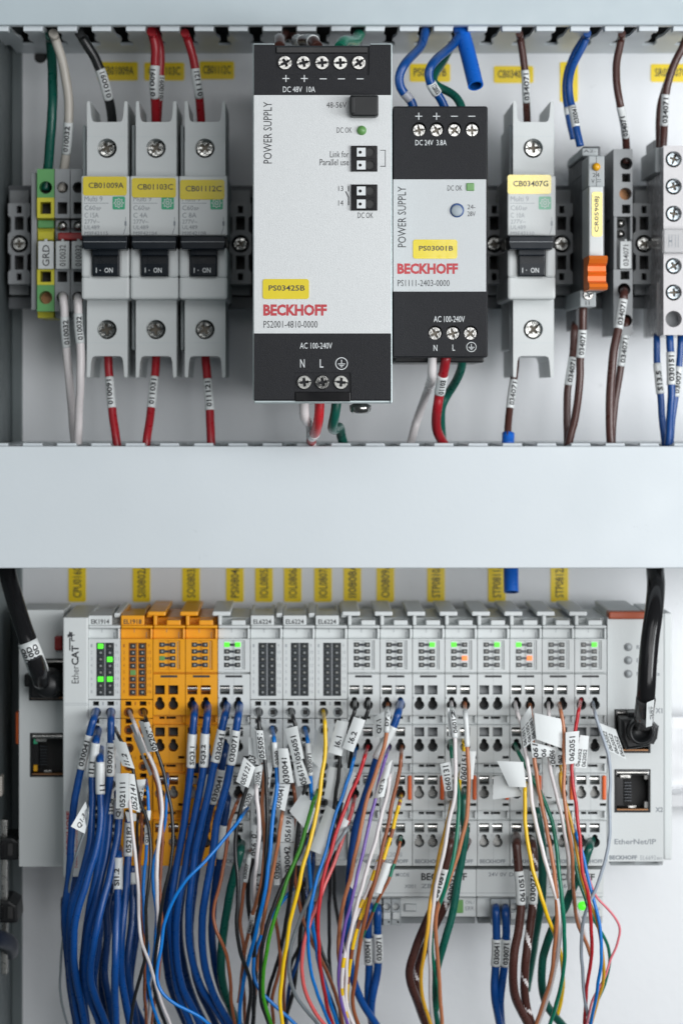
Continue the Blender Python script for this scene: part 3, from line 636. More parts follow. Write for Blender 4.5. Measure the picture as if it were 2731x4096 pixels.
m.lathe(X(px-1, z2), Y(py+2, z2), [(1.95, z2), (1.95, z2+0.9), (1.6, z2+1.1)], 'dial_white', 26); m.build('voltage_dial', root)
m = MB()
xs = (1739, 1810, 1880)
hs = [(pcirc(x+1, 1331, 29, z, 24), 3, 'black', 'hole', 0) for x in xs]
m.plate(prect(1574, 1166.5, 1943, 1424, z), hs, z, ZS-5, 'powder')
m.text('AC 100-240V', *dt(1229, 571), *dt(1423, 609), z, 'ink_white'); m.text('N', *dt(1228, 752), *dt(1251, 790), z, 'ink_white'); m.text('L', *dt(1346, 750), *dt(1362, 788), z, 'ink_white')
px, py = dt(1465, 765); earth(m, px, py, 20, z, 'ink_white'); lf = m.build('lower_front', root)
for i, x in enumerate(xs): s = MB(); s.screw(X(x, z), Y(1334, z), z-0.2, 27/K(z), (0.5, 0.3, 0.75)[i], 'steel', 2); s.build('screw', lf)
# ================================================================== lower row of bus terminals
X0, PW = 354.0, 129.5
SQY = (2741, 2909, 3102, 3293); KHY = (2820, 2987, 3175, 3370)
def module(i, label, pl, kind, code=None, lit={}, wired=(), latch=False, foot=None, group='slim bus terminals in the lower row'):
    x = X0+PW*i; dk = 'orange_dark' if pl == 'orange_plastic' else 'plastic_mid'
    root = thing('bus_terminal', label, 'bus terminal', x+65, 2960, 15, group)
    h = MB(); x0, x1 = x+1.2, x+PW-1.2; zf = 61.0
    h.pbox(x0, 2470, x1, 3462, 50, 14, pl, 0.3)
    # ridged top
    if kind == 'wide':
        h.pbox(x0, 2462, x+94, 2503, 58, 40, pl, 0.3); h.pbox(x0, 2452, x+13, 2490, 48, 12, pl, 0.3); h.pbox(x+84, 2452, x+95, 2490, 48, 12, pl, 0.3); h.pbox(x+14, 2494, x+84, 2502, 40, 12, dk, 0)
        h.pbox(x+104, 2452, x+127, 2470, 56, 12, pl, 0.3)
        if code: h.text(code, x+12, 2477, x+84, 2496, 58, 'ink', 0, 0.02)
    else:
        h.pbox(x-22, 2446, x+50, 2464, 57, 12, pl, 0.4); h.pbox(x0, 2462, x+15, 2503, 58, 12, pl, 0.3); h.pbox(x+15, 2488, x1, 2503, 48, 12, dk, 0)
        h.pbox(x+54, 2481, x+110, 2503, 58, 44, pl, 0.3); h.pbox(x+22, 2478, x+26, 2500, 46, 12, dk, 0)
    h.pbox(x0, 2502, x1, 2514, 60, 46, pl, 0.5); h.pbox(x0, 2514, x1, 2556, 57.5, 46, pl, 0.2)
    h.pbox(x+54, 2514, x+55.5, 2530, 57.6, 57, 'ink_grey', 0); h.pbox(x+102, 2528, x+104, 2556, 57.6, 57, 'ink_grey', 0); h.pbox(x+118, 2514, x+125, 2556, 60, 57, pl, 0.3)
    if kind == 'wide':
        h.plate(prect(x0, 2556, x1, 2796, zf), [(prect(x+32, 2571, x+103, 2784, zf), 2, dk, dk, 0)], zf, 46, pl)
        g = 'ink_pale' if pl != 'orange_plastic' else 'orange_dark'
        for k in range(8):
            yy = 2576+k*26.3; h.text(str(k+1), x+10, yy, x+17, yy+13, zf, g); h.text(str(k+9), x+109, yy, x+(116 if k == 0 else 122), yy+13, zf, g)
        hs1 = []; hs2 = []
        for k in range(8):
            cy = 2849+72.5*k
            for cx, sa, sb in ((32, 19, 43), (90, 76, 103)):
                hh = hs1 if k == 0 else hs2
                hh.append((prect(x+sa, cy-44, x+sb, cy-26, zf), 4, dk, 'hole', 0)); hh.append((pcirc(x+cx, cy, 19.5, zf, 18), 2.4, dk if pl == 'orange_plastic' else 'plastic_dim', dk, 0)); h.pbox(x+cx-9, cy-9, x+cx+9, cy+9, zf-3.2 if k else zf-2.2, 50, 'hole', 0)
            if k < 4: h.text(str(k+1), x+56, cy-42, x+62, cy-28, zf, g); h.text(str(k+9), x+110, cy-42, x+118, cy-28, zf, g)
        h.plate(prect(x0, 2800, x1, 2872, zf), hs1, zf, 46, pl); h.plate(prect(x0, 2875, x1, 3440, zf-1), hs2, zf-1, 46, pl)
        h.pbox(x0, 3440, x1, 3463, zf, 46, pl, 0.3)
    else:
        h.plate(prect(x0, 2556, x1, 2688, zf), [(prect(x+24, 2562, x+108, 2678, zf), 1.0, pl, pl, 0)], zf, 46, pl)
        ends = ((2697, 2860), (2900, 3052), (3095, 3241), (3283, 3463))
        for k, (ya, yb) in enumerate(ends):
            hs = []
            for j, (cx, sa, sb) in enumerate(((27, 8, 47), (81, 61, 100))):
                wi = (k, j) in wired
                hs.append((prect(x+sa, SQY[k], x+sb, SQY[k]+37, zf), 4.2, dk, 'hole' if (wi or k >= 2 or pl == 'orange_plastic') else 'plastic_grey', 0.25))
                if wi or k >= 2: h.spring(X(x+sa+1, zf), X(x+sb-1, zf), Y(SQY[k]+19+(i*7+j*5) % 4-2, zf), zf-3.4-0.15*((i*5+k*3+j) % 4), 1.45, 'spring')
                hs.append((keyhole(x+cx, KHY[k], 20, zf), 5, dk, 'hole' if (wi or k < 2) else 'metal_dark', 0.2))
                h.text(str(1+4*j+k), x+sa-6, KHY[k]-33, x+sa-2, KHY[k]-24, zf, 'ink_pale') if pl != 'orange_plastic' else None
            if k in (1, 2): hs.append((prect(x+PW-29, yb-28, x+PW-4, yb-17, zf), 3, dk, 'hole', 0))
            h.plate(prect(x0, ya, x1, yb, zf), hs, zf, 46, pl)
            h.pbox(x0+1, ya+3, x1-2, ya+4.4, zf+0.06, zf-0.3, dk, 0) if k else None
            if k: 
                h.plate(prect(x0, ends[k-1][1]+0.5, x1, ya-0.5, 58.5), [(prect(x+25, ends[k-1][1]+6, x+46, ends[k-1][1]+16, 58.5), 3, dk, 'hole', 0), (prect(x+53, ends[k-1][1]+6, x+91, ends[k-1][1]+16, 58.5), 3, dk, 'hole', 0)], 58.5, 46, pl)
                h.pbox(x+PW-12, ends[k-1][1]+6, x+PW-4, ya-8, 60.5, 58, pl, 0.3)
        h.plate(prect(x0, 2688.5, x1, 2696.5, 59), [], 59, 46, pl); h.pbox(x+30, 2701, x+97, 2710, zf+0.05, zf-0.5, 'ink', 0)
        h.pbox(x+64, 2562, x+65, 3462, zf+0.03, zf-0.2, dk, 0)
        if foot and pl != 'orange_plastic': h.text('BECKHOFF', x+10, 3437, x+112, 3453, zf, 'ink_grey', 0, 0.03); h.text(foot, x+14, 3409, x+88, 3427, zf, 'ink_pale') if len(foot) > 4 else None
    hb = h.build('housing', root)
    w = MB()
    if kind == 'wide':
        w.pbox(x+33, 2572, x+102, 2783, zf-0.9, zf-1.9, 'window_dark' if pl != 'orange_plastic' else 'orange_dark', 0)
        w.pbox(x+65, 2572, x+69, 2783, zf-0.7, zf-1, 'plastic_grey' if pl != 'orange_plastic' else 'orange_plastic', 0)
        wo = w.build('indicator_window', root)
        for r in range(8):
            for c in range(2):
                cx, cy = x+49+c*37, 2585+r*26.4; k = lit.get((r, c)); s = MB()
                s.pbox(cx-11, cy-10, cx+11, cy+10, zf-0.3, zf-1.2, k or 'led_off', 0.1)
                if not k: s.lathe(X(cx, zf), Y(cy, zf), [(0.45, zf-0.3), (0.3, zf-0.1)], 'led_dim' if (r % 2 == 0) else 'plastic_grey', 10)
                s.build('led', wo)
    else:
        w.pbox(x+25, 2563, x+107, 2677, zf-0.5, zf-0.9, 'plastic' if pl != 'orange_plastic' else 'orange_plastic', 0)
        for r in range(4): w.pbox(x+42, 2574+r*27, x+78, 2584+r*27, zf-0.3, zf-0.8, 'window_dark', 0)
        w.pbox(x+98, 2566, x+99.5, 2674, zf-0.35, zf-0.8, 'ink_grey', 0)
        wo = w.build('indicator_window', root)
        for r in range(4):
            for c in range(2):
                cx, cy = x+36+c*43, 2579+r*27; k = lit.get((r, c)); s = MB()
                s.pbox(cx-10.5, cy-9, cx+10.5, cy+9, zf-0.1, zf-0.9, k or 'led_off', 0.1)
                if not k: s.lathe(X(cx, zf), Y(cy, zf), [(0.5, zf-0.1), (0.3, zf+0.1)], 'led_dim', 10)
                s.build('led', wo)
    if latch:
        l = MB(); l.pbox(x+111.5, 3103, x+127, 3201, zf+1.2, 50, 'latch_orange', 0.5); l.build('release_latch', root)
    return root
G_, O_ = 'led_green', 'led_orange'
OP, WP = 'orange_plastic', 'plastic'
module(0, 'white terminal with four green lamps in its dark window, beside the tall lettered strip', WP, 'wide', 'EK1914', {(0,0): G_, (2,1): G_, (5,0): G_, (5,1): G_})
module(1, 'orange terminal with a tall sixteen-lamp window, left of the other two orange ones', OP, 'wide', 'EL1918', {(4,0): 'led_green_soft'})
module(2, 'middle orange terminal with an eight-lamp window and one faint green lamp', OP, 'slim', None, {(2,0): 'led_green_soft'}, ((3,0),))
module(3, 'right orange terminal with no lit lamp, two blue wires at its top', OP, 'slim', None, {}, ((0,0),(0,1)))
module(4, 'white terminal right of the orange ones with two green lamps side by side', WP, 'slim', None, {(0,0): G_, (0,1): G_}, ((0,0),(0,1),(1,0),(1,1),(2,1),(3,1)), foot='EL9410')
module(5, 'white terminal, first of three with unlit dark windows', WP, 'wide', 'EL6224')
module(6, 'white terminal, middle one of three with unlit dark windows', WP, 'wide', 'EL6224')
module(7, 'white terminal with the yellow wire, last of three with unlit dark windows', WP, 'wide', 'EL6224')
module(8, 'white terminal with unlit lamps and two black wires on top', WP, 'slim', None, {}, ((0,0),(0,1),(1,0),(1,1),(2,0)), foot='EL1008')
module(9, 'white terminal with unlit lamps, a brown and a blue wire on top', WP, 'slim', None, {}, ((0,0),(0,1),(1,0),(1,1),(2,1),(3,1)), True, foot='EL2008')
module(10, 'white terminal with one green lamp and no wires in any hole', WP, 'slim', None, {(0,1): G_}, (), True, foot='S')
module(11, 'white terminal with green and orange lamps, left one of such two', WP, 'slim', None, {(0,0): G_, (2,1): O_}, ((0,0),(0,1),(1,0),(1,1),(2,1),(3,0)), True, foot='S')
module(12, 'white terminal with one green lamp between the two with orange lamps', WP, 'slim', None, {(0,1): G_}, (), True, foot='S')
module(13, 'white terminal with green and orange lamps, right one of such two', WP, 'slim', None, {(0,0): G_, (2,1): O_}, ((0,0),(0,1),(1,0),(3,0),(3,1)), True, foot='S')
module(14, 'white terminal with unlit lamps, white and brown wires on top', WP, 'slim', None, {}, ((0,0),(0,1)), True, foot='S')
module(15, 'last slim white terminal with one green lamp, red and grey wires on top', WP, 'slim', None, {(0,1): G_}, ((0,0),(0,1),(3,1)), True, foot='S')

# ---- network sockets
def socket(parent, x0, y0, x1, y1, z, lamps, plugged=False):
    m = MB(); cx = (x0+x1)/2
    m.plate(prect(x0-2, y0-2, x1+2, y1+2, z), [(prect(x0+6, y0+8, x1-6, y1-8, z), 8, 'black', 'hole', 0)], z, z-10, 'black')
    m.pbox(x0+4, y0+3, x1-4, y0+22, z+0.15, z-1.5, 'rail_steel' if x0 > 1000 else 'metal_dark', 0.2); m.pbox(x0+20, y0+18, cx-6, y0+34, z-0.5, z-2, 'steel', 0.2)
    m.pbox(x0+8, y1-12, x1-8, y1-7, z+0.1, z-2, 'copper', 0); m.pbox(cx-18, y1-26, cx+14, y1-15, z-0.4, z-2, 'steel', 0.2)
    m.pbox(x0+4, y0+26, x0+34, y1-24, z-2, z-7, 'gloss_black', 0.2)
    for k in range(7): m.pbox(x0+38, y0+50+k*12, x0+66, y0+53+k*12, z-3, z-6, 'window_dark', 0)
    m.spring(X(x0+8, z), X(x1-8, z), Y(y0+12, z), z-0.4, 0.9, 'steel')
    s = m.build('network_socket', parent)
    for (a, b, mk) in lamps:
        l = MB(); l.pbox(a-8, b-13, a+8, b+13, z-0.8, z-2.5, mk, 0.2); l.build('lamp', s)
    return s
# ---- left controller with two sockets and its tall EtherCAT strip
root = thing('bus_controller', 'white controller module with two network sockets at the lower left, beside the tall lettered strip', 'controller', 165, 2950, 15)
ZC = 40.0
m = MB(); m.plate(prect(78, 2440, 256, 3466, ZC), [(prect(117, 2634, 256, 2803, ZC), 9, 'black', 'hole', 0), (prect(121, 2932, 256, 3108, ZC), 9, 'black', 'hole', 0)], ZC, 12, 'plastic')
m.build('housing', root)
socket(root, 119, 2636, 262, 2801, ZC+0.2, (), True); socket(root, 123, 2934, 266, 3106, ZC+0.2, ((143, 2963, 'logo_green'), (143, 3073, 'amber')))
m = MB(); m.pbox(219, 2545, 250, 2603, ZC+2.5, ZC-2, 'link_red', 0.6); m.build('red_slider', root)
m = MB(); m.pbox(64, 2848, 80, 2978, ZC-3, 20, 'latch_orange', 0.6); m.build('release_latch', root)
m = MB(); m.pbox(253, 2470, 353, 3508, 62, 12, 'plastic', 0.5)
for y in (2812, 2819): m.pbox(254, y, 352, y+2, 62.08, 61.5, 'plastic_dim', 0)
qt = lambda x, y: (x/1.568, 2250+y/1.568)
m.text('Ether', *qt(452, 648), *qt(496, 758), 62, 'ink', 90); m.text('CAT', *qt(450, 520), *qt(496, 644), 62, 'ink', 90, 0.03)
for a, b, c, d in ((436, 470, 444, 552), (448, 436, 456, 492), (424, 452, 470, 458), (452, 488, 470, 494)): ink(m, *qt(a, b), *qt(c, d), 62, 'ink')
p = [qt(*u) for u in ((440, 430), (424, 470), (458, 462))]; m.add([(X(a, 62), Y(b, 62), 62.07) for a, b in p], [(0, 1, 2)], 'ink')
m.text('BECKHOFF', 266, 3245, 284, 3420, 62, 'ink_red', 90, 0.035); m.text('New Automation', 300, 3290, 312, 3470, 62, 'ink_red', 90)
m.build('brand_strip', root)
# ---- right gateway module
root = thing('network_module', 'wide white module with two network sockets lettered X1 and X2 at the right', 'network module', 2545, 2950, 15)
ZG = 58.0
m = MB(); m.plate(prect(2428, 2470, 2652, 3446, ZG), [(prect(2456, 2837, 2600, 3012, ZG), 9, 'black', 'hole', 0), (prect(2456, 3077, 2600, 3250, ZG), 9, 'black', 'hole', 0)], ZG, 14, 'plastic')
m.pbox(2430, 2440, 2560, 2470, ZG-4, 14, 'plastic', 0.4); m.pbox(2590, 2452, 2652, 2470, ZG-4, 14, 'plastic', 0.4); m.pbox(2653, 2452, 2686, 3440, 46, 14, 'plastic', 0.6)
m.pbox(2440, 3446, 2640, 3462, 40, 14, 'plastic_mid', 0.3)
for x in (2528, 2640): m.pprism([(x-14, 3448), (x+10, 3448), (x+6, 3462)], 45, 38, 'plastic_grey')
pt = lambda x, y: (2231+x/3.136, 2750+y/3.136); qq = lambda x, y: (2231+x/3.136, 3150+y/3.136)
m.text('X1', *pt(1218, 258), *pt(1305, 322), ZG, 'ink_grey', 0, 0.02); m.text('X2', *pt(1218, 1502), *pt(1312, 1562), ZG, 'ink_grey', 0, 0.02)
m.text('EtherNet/IP', *qq(705, 645), *qq(1225, 712), ZG, 'ink_grey', 0, 0.01); m.text('BECKHOFF', *qq(640, 850), *qq(988, 905), ZG, 'ink_grey', 0, 0.035); m.text('EL6692', *qq(1030, 852), *qq(1225, 908), ZG, 'ink_pale'); m.text('0010', *qq(1235, 872), *qq(1300, 906), ZG, 'ink_pale')
rt = lambda x, y: (1731+x/1.568, 2250+y/1.568)
for t, y, x in (('Run', 532, 1330), ('Err / Status', 615, 1410), ('Net / State', 698, 1420)): m.text(t, *rt(1275, y-14), *rt(x, y+12), ZG, 'ink_grey', 0, 0.01)
m.build('housing', root)
for y in (2588, 2641, 2695): s = MB(); s.lathe(X(2511, ZG), Y(y, ZG), [(1.55, ZG-0.5), (1.55, ZG+0.2), (1.3, ZG+0.3)], 'plastic_grey', 22); s.lathe(X(2511, ZG), Y(y, ZG), [(0.9, ZG+0.2), (0.8, ZG+0.75), (0.3, ZG+0.9)], 'plastic_dim', 18); s.build('status_lamp', root)
m = MB(); m.pbox(2433, 2447, 2588, 2477, ZG+1.5, ZG-6, 'brick_red', 0.6); m.build('red_slider', root)
socket(root, 2458, 2839, 2598, 3010, ZG+0.2, (), True); socket(root, 2458, 3079, 2598, 3248, ZG+0.2, ((2583, 3105, 'led_dim'), (2583, 3220, 'led_dim')))
# ---- connector blocks under the bus terminals
def under(x0, x1, label, marks, holes_, lamp, lampr):
    root = thing('connector_block', label, 'connector block', (x0+x1)/2, 3580, 14); z = 60.0
    m = MB(); m.pbox(x0, 3470, x1, 3590, 50, 15, 'plastic', 0.3); m.plate(prect(x0, 3478, x1, 3586, z), [], z, 40, 'plastic'); m.pbox(x0, 3588, x1, 3668, 56, 15, 'plastic', 0.4); m.pbox(x0+4, 3668, x1-4, 3694, 46, 15, 'plastic_mid', 0.4)
    m.pbox(x0+4, 3571, x1-4, 3573, z+0.05, z-0.2, 'plastic_mid', 0); m.pbox(x0, 3464, x1, 3472, 54, 30, 'hole', 0)
    for t, a, b, c, d, bo in marks: m.text(t, a, b, c, d, z if b < 3586 else 56, 'ink_grey' if bo < 0.02 else 'ink', 0, bo)
    m.build('housing', root)
    for hx in holes_:
        c = MB(); c.plate(prect(hx-20, 3596, hx+20, 3700, 57.5), [(pcirc(hx, 3627, 14, 57.5), 5, 'black', 'copper', 0), (pcirc(hx+8, 3688, 4, 57.5, 12), 3, 'black', 'hole', 0)], 57.5, 20, 'plastic_mid'); c.pbox(hx-14, 3650, hx+14, 3678, 58.6, 57, 'plastic', 0.3); c.build('push_terminal', root)
    l = MB()
    if lampr: l.lathe(X(lamp[0], 56), Y(lamp[1], 56), [(1.75, 55), (1.7, 56.3), (1.2, 57.2), (0.4, 57.6)], 'led_green', 20)
    else: l.pbox(lamp[0]-24, lamp[1]-26, lamp[0]+26, lamp[1]+27, 56.5, 55, 'led_green_soft', 0.3)
    l.build('status_lamp', root)
    return root
kt = lambda x, y: (1440+x/3.136, 3150+y/3.136); nt = lambda x, y: (1900+x/3.136, 3150+y/3.136)
r1 = under(1385, 1903, 'white connector block marked X001 and MODE under the terminals, green ON lamp', [('MODE', *kt(445, 1070), *kt(615, 1118), 0.01), ('X001', *kt(556, 1215), *kt(695, 1262), 0.01), ('BECKHOFF', *kt(765, 1072), *kt(1335, 1165), 0.03), ('ZB8610', *kt(765, 1208), *kt(1120, 1262), 0.01), ('ON /', *kt(1318, 1420), *kt(1430, 1462), 0.0), ('ERR', *kt(1318, 1490), *kt(1425, 1540), 0.0), ('&', *kt(370, 1075), *kt(410, 1115), 0.01)], (1475, 1513, 1546, 1583), (1826, 3626), False)
m = MB(); m.pbox(1617, 3616, 1665, 3646, 57, 55, 'plastic_mid', 0.2); m.pbox(1620, 3619, 1662, 3643, 57.3, 55, 'plastic', 0.2); m.build('blank_label', r1)
under(1905, 2412, 'white connector block marked 24V 0V under the rightmost terminals, round green lamp', [('24V 0V', *nt(165, 1065), *nt(390, 1115), 0.01), ('DI', *nt(425, 1065), *nt(500, 1115), 0.01), ('BECKHOFF', *nt(935, 1080), *nt(1495, 1165), 0.03), ('ZB8610', *nt(920, 1210), *nt(1250, 1258), 0.01), ('ERR', *nt(1500, 1500), *nt(1560, 1540), 0.0)], (1982, 2020, 2055, 2093), (2329, 3623), True)

# ---- thick black cables with moulded plugs
def C3(s, zs):
    pts = parse(s); n = len(pts); out = []
    for i, (x, y) in enumerate(pts):
        z = zs[i] if isinstance(zs, (list, tuple)) and len(zs) == n else None
        out.append((X(x, z), Y(y, z), z))
    return out
m = MB(); p = spline(C3('q 40 -60 50 60 85 200 140 380 185 510 235 650 262 745', [40, 48, 60, 70, 74, 72, 62])); tube(m, p, 3.3, 'gloss_black', 16)
o = tag(m.build('network_cable'), 'thick black cable with white wrapped marker plugged in at the left controller', 'cable')
def wrapmark(parent, path, r, texts, name='wire_marker', mk='sleeve', ang=0.0, inkm='ink', fill=(0.1, 0.9)):
    m = MB(); fr = frames(path); tube(m, path, r, mk, 14)
    arcs = [0.0]
    for i in range(1, len(path)): arcs.append(arcs[-1]+(path[i]-path[i-1]).length)
    Ltot = arcs[-1]; R = r+0.17
    def at(s):
        s = max(0, min(Ltot-1e-6, s)); i = max(j for j in range(len(arcs)) if arcs[j] <= s); i = min(i, len(path)-2); t = (s-arcs[i])/max(1e-6, arcs[i+1]-arcs[i])
        return path[i].lerp(path[i+1], t), fr[i][1].lerp(fr[i+1][1], t), fr[i][2].lerp(fr[i+1][2], t)
    nl = len(texts)
    for li, t in enumerate(texts):
        vs_, fs, asp = fine_glyphs(t, 0.032); cap = min(1.4*r, 2.1) if nl == 1 else 1.3*r/nl*1.3
        l0, l1 = Ltot*fill[0], Ltot*fill[1]; ln = min(l1-l0, cap*asp*1.25); l1 = l1; l0 = l1-ln
        off = -ang-(li-(nl-1)/2)*1.9/nl
        P_ = []
        for u, v in vs_:                                    # reads upwards: u runs against the path
            c, n, b = at(l1-u*(l1-l0)); a = off+(v-0.5)*cap/R
            P_.append(c+R*(math.cos(a)*n+math.sin(a)*b))
        m.add(P_, fs, inkm)
    return m.build(name, parent)
wrapmark(o, spline(C3('q 175 495 205 570 245 680', [74.2, 73.6, 68])), 3.75, ['BL04010D', 'BL04010D', 'BL04010D'])
m = MB(); m.pbox(120, 2700, 240, 2795, 50, 34, 'black', 1.0); m.pbox(98, 2698, 128, 2748, 46, 40, 'black', 0.6)
m.lathe(X(192, 56), Y(2738, 56), [(5.2, 46), (5.2, 54), (4.6, 58), (3.2, 60)], 'black', 24); m.build('plug', o)
m = MB(); p = spline(C3('r 1385 -60 1392 60 1396 160 1385 300 1360 480 1345 640 1336 800 1325 920 1318 1010', [44, 56, 70, 80, 84, 86, 86, 82, 72])); tube(m, p, 3.4, 'gloss_black', 16)
o = tag(m.build('network_cable'), 'thick black cable hanging into socket X1 on the right module', 'cable')
wrapmark(o, spline(C3('r 1334 850 1325 920 1318 1005', [85.5, 82.2, 73])), 3.6, [], 'clear_sleeve', 'clear_tape')
m = MB(); P_ = [pt(1110, 190), pt(1205, 150), pt(1175, 480), pt(1100, 500)]
m.add([(X(a, zz), Y(b, zz), zz) for (a, b), zz in zip(P_, (92, 89.5, 84, 86))], [(0, 3, 2, 1)], 'sleeve'); 
vs_, fs, asp = glyphs('CUST', 0.02); q4 = [(X(a, zz), Y(b, zz), zz+0.12) for (a, b), zz in zip([pt(1152, 410), pt(1162, 235), pt(1192, 235), pt(1180, 410)], (86, 91.3, 90.2, 84.8))]
m.add([tuple((1-u)*((1-v)*q4[3][k]+v*q4[0][k])+u*((1-v)*q4[2][k]+v*q4[1][k]) for k in range(3)) for u, v in vs_], fs, 'ink'); m.build('cable_label', o)
m = MB(); zb = 70
m.prism([(X(a, zb), Y(b, zb)) for a, b in (pt(790, 400), pt(1000, 385), pt(1190, 450), pt(1268, 490), pt(1245, 655), pt(1160, 680), pt(1150, 740), pt(860, 790), pt(800, 640))], 56, zb, 'black', 1.2)
m.lathe(X(pt(1045, 560)[0], 74), Y(pt(1045, 560)[1], 74), [(5.0, 68), (5.0, 73), (4.5, 74.5), (3.6, 74.5), (3.4, 71)], 'black', 28)
m.pbox(*pt(880, 315), *pt(1010, 390), 66, 58, 'black', 0.5); m.build('plug', o)

# ---- things at the left edge and loose blue tubes
def tubes(m, pts, r0, r1, mk, label, cat):
    p = spline(pts, 1.2); n = len(p)
    fr = frames(p); tube(m, p, r0, mk, 18, False); tube(m, p, r1, 'w_navy', 18, False)
    for i in (0, n-1):
        t, nn, b = fr[i]; o = len(m.v); k = 18
        ring = [p[i]+r*(math.cos(2*math.pi*j/k)*nn+math.sin(2*math.pi*j/k)*b) for r in (r0, r1) for j in range(k)]
        m.add(ring, [(j, (j+1) % k, (j+1) % k+k, j+k) for j in range(k)], mk, False)
    return tag(m.build('blue_tube'), label, cat)
tubes(MB(), C3('c 1395 40 1440 200 1492 412', [60, 66, 74]), 2.9, 2.2, 'w_sky2', 'loose open-ended blue tube poking down from the upper duct', 'tube')
tubes(MB(), C3('r 488 -40 488 80 490 186', [30, 34, 36]), 2.85, 2.2, 'w_sky2', 'short end of blue tube hanging below the wide middle duct', 'tube')
m = MB(); zc = 36
for y in (3396, 3648):
    m2 = MB(); m2.pprism([(-12, y-46), (50 if y < 3500 else 36, y-44), (84 if y < 3500 else 68, y-24), (90 if y < 3500 else 72, y+40), (60, y+46), (-12, y+44)], zc, 18, 'black', 0.8)
    m2.pbox(-6, y-26, 14, y+30, zc+1.5, zc-2, 'gloss_black', 0.5); m2.pbox(30, y-22, 52, y+28, zc+1.2, zc-2, 'hole', 0.3)
    tag(m2.build('rod_guide'), 'black plastic rod guide on the left cabinet wall, '+('upper' if y < 3500 else 'lower')+' of two', 'rod guide', 'black rod guides on the left wall')
m.pbox(6, 3280, 31, 3900, 31, 27, 'steel_dull', 0.5); tag(m.build('lock_rod'), 'dull metal lock rod held by two black guides at the left edge', 'rod')
m = MB(); tube(m, spline([(X(-40, 50), Y(3740, 50), 50), (X(-5, 46), Y(3755, 46), 46), (X(36, 36), Y(3772, 36), 36), (X(44, 20), Y(3800, 20), 22)]), 3.4, 'edge_navy', 14); tag(m.build('edge_cable'), 'dark blue cable bend below the black rod guides at the left edge', 'cable')
m = MB(); m.pbox(-14, 3106, 9, 3186, 38, 32, 'w_ivory', 0.4); tag(m.build('wall_plate'), 'small cream plate cut off by the left edge above the rod guides', 'plate')
# ================================================================== wires
def zfun(zs):
    kn = {2: (0, 1), 3: (0, 0.035, 1), 4: (0, 0.035, 0.5, 1), 5: (0, 0.04, 0.3, 0.65, 1)}[len(zs)]
    def f(t):
        for i in range(len(kn)-1):
            if t <= kn[i+1] or i == len(kn)-2:
                u = (t-kn[i])/(kn[i+1]-kn[i]); u = max(0, min(1, u)); u = u*u*(3-2*u) if len(zs) > 2 else u
                return zs[i]+(zs[i+1]-zs[i])*u
    return f
def wire(col, r, s, zs, label, marks=(), group=None, band=None, helix=None, name='wire', sides=10, ext=True, mang=0.0, mk='sleeve'):
    r *= 0.74 if r < 1.2 else 0.87 if group == GB else 0.82 if (group == GU and col in ('umber', 'blue')) else 0.92
    pts = parse(s)
    if ext and pts[-1][1] > 4060: (xa, ya), (xb, yb) = pts[-2:]; d = 170/max(40, yb-ya); pts.append((xb+(xb-xa)*d*0.8, yb+170))
    p2 = spline([(x, y, 0) for x, y in pts], 9.0); L = [0.0]
    for _ in range(10): p2 = [p2[0]]+[(p2[i-1]+2*p2[i]+p2[i+1])/4 for i in range(1, len(p2)-1)]+[p2[-1]]
    rj = random.Random(sum(map(ord, label))); am = 1.0 if r < 0.95 else 0.6; ph = [rj.uniform(0, 6.3) for _ in range(3)]; wl = [rj.uniform(150, 260), rj.uniform(80, 130), rj.uniform(45, 70)]; acc = 0.0
    for i in range(1, len(p2)):
        acc += 9.0; fd = min(1, acc/60); p2[i] = p2[i]+Vector((fd*am*(math.sin(ph[0]+6.28*acc/wl[0])+0.5*math.sin(ph[1]+6.28*acc/wl[1])+0.22*math.sin(ph[2]+6.28*acc/wl[2])), 0, 0))
    plug = zs[0] in (53, 54) and pts[0][1] > 2700
    if plug: zs = (59.5,)+tuple(zs[1:])
    for i in range(1, len(p2)): L.append(L[-1]+(p2[i]-p2[i-1]).length)
    f = zfun(zs); p = []
    for q, l in zip(p2, L): z = f(l/L[-1]); p.append(Vector((X(q.x, z), Y(q.y, z), z)))
    if plug: a = p[0]; q0 = p2[0]; p = [Vector((X(q0.x, 52), Y(q0.y, 52), 52)), Vector((X(q0.x, 56), Y(q0.y, 56), 56))]+p; p2 = [p2[0]-Vector((0, 9e3, 0))]*2+p2
    wk = 'w_'+col; mf = None
    if band: mf = lambda a, k, n: ('w_'+band[0]) if (a+band[3]) % band[1] < band[2] else wk
    if helix: mf = lambda a, k, n: ('w_'+helix[0]) if ((a/helix[1]+k/n+helix[2]) % 1.0) < 0.13 else wk
    m = MB(); tube(m, p, r, wk, sides if not helix else 16, True, mf)
    o = m.build(name); tag(o, label, 'wire', group)
    for mkd in marks:
        t, y0, y1, txt = mkd[:4]; ya, yb = tp(t, 0, y0)[1], tp(t, 0, y1)[1]
        sel = [i for i, q in enumerate(p2) if ya-2 <= q.y <= yb+2]
        if len(sel) < 3: print('marker missed', label); continue
        i0 = sel[0]; i1 = i0
        while i1+1 in sel: i1 += 1
        wrapmark(o, p[i0:i1+1], r*(mkd[5] if len(mkd) > 5 else 1.24), txt if isinstance(txt, (list, tuple)) else ([txt] if txt else []), 'wire_marker', mk, mkd[4] if len(mkd) > 4 else mang)
    return o
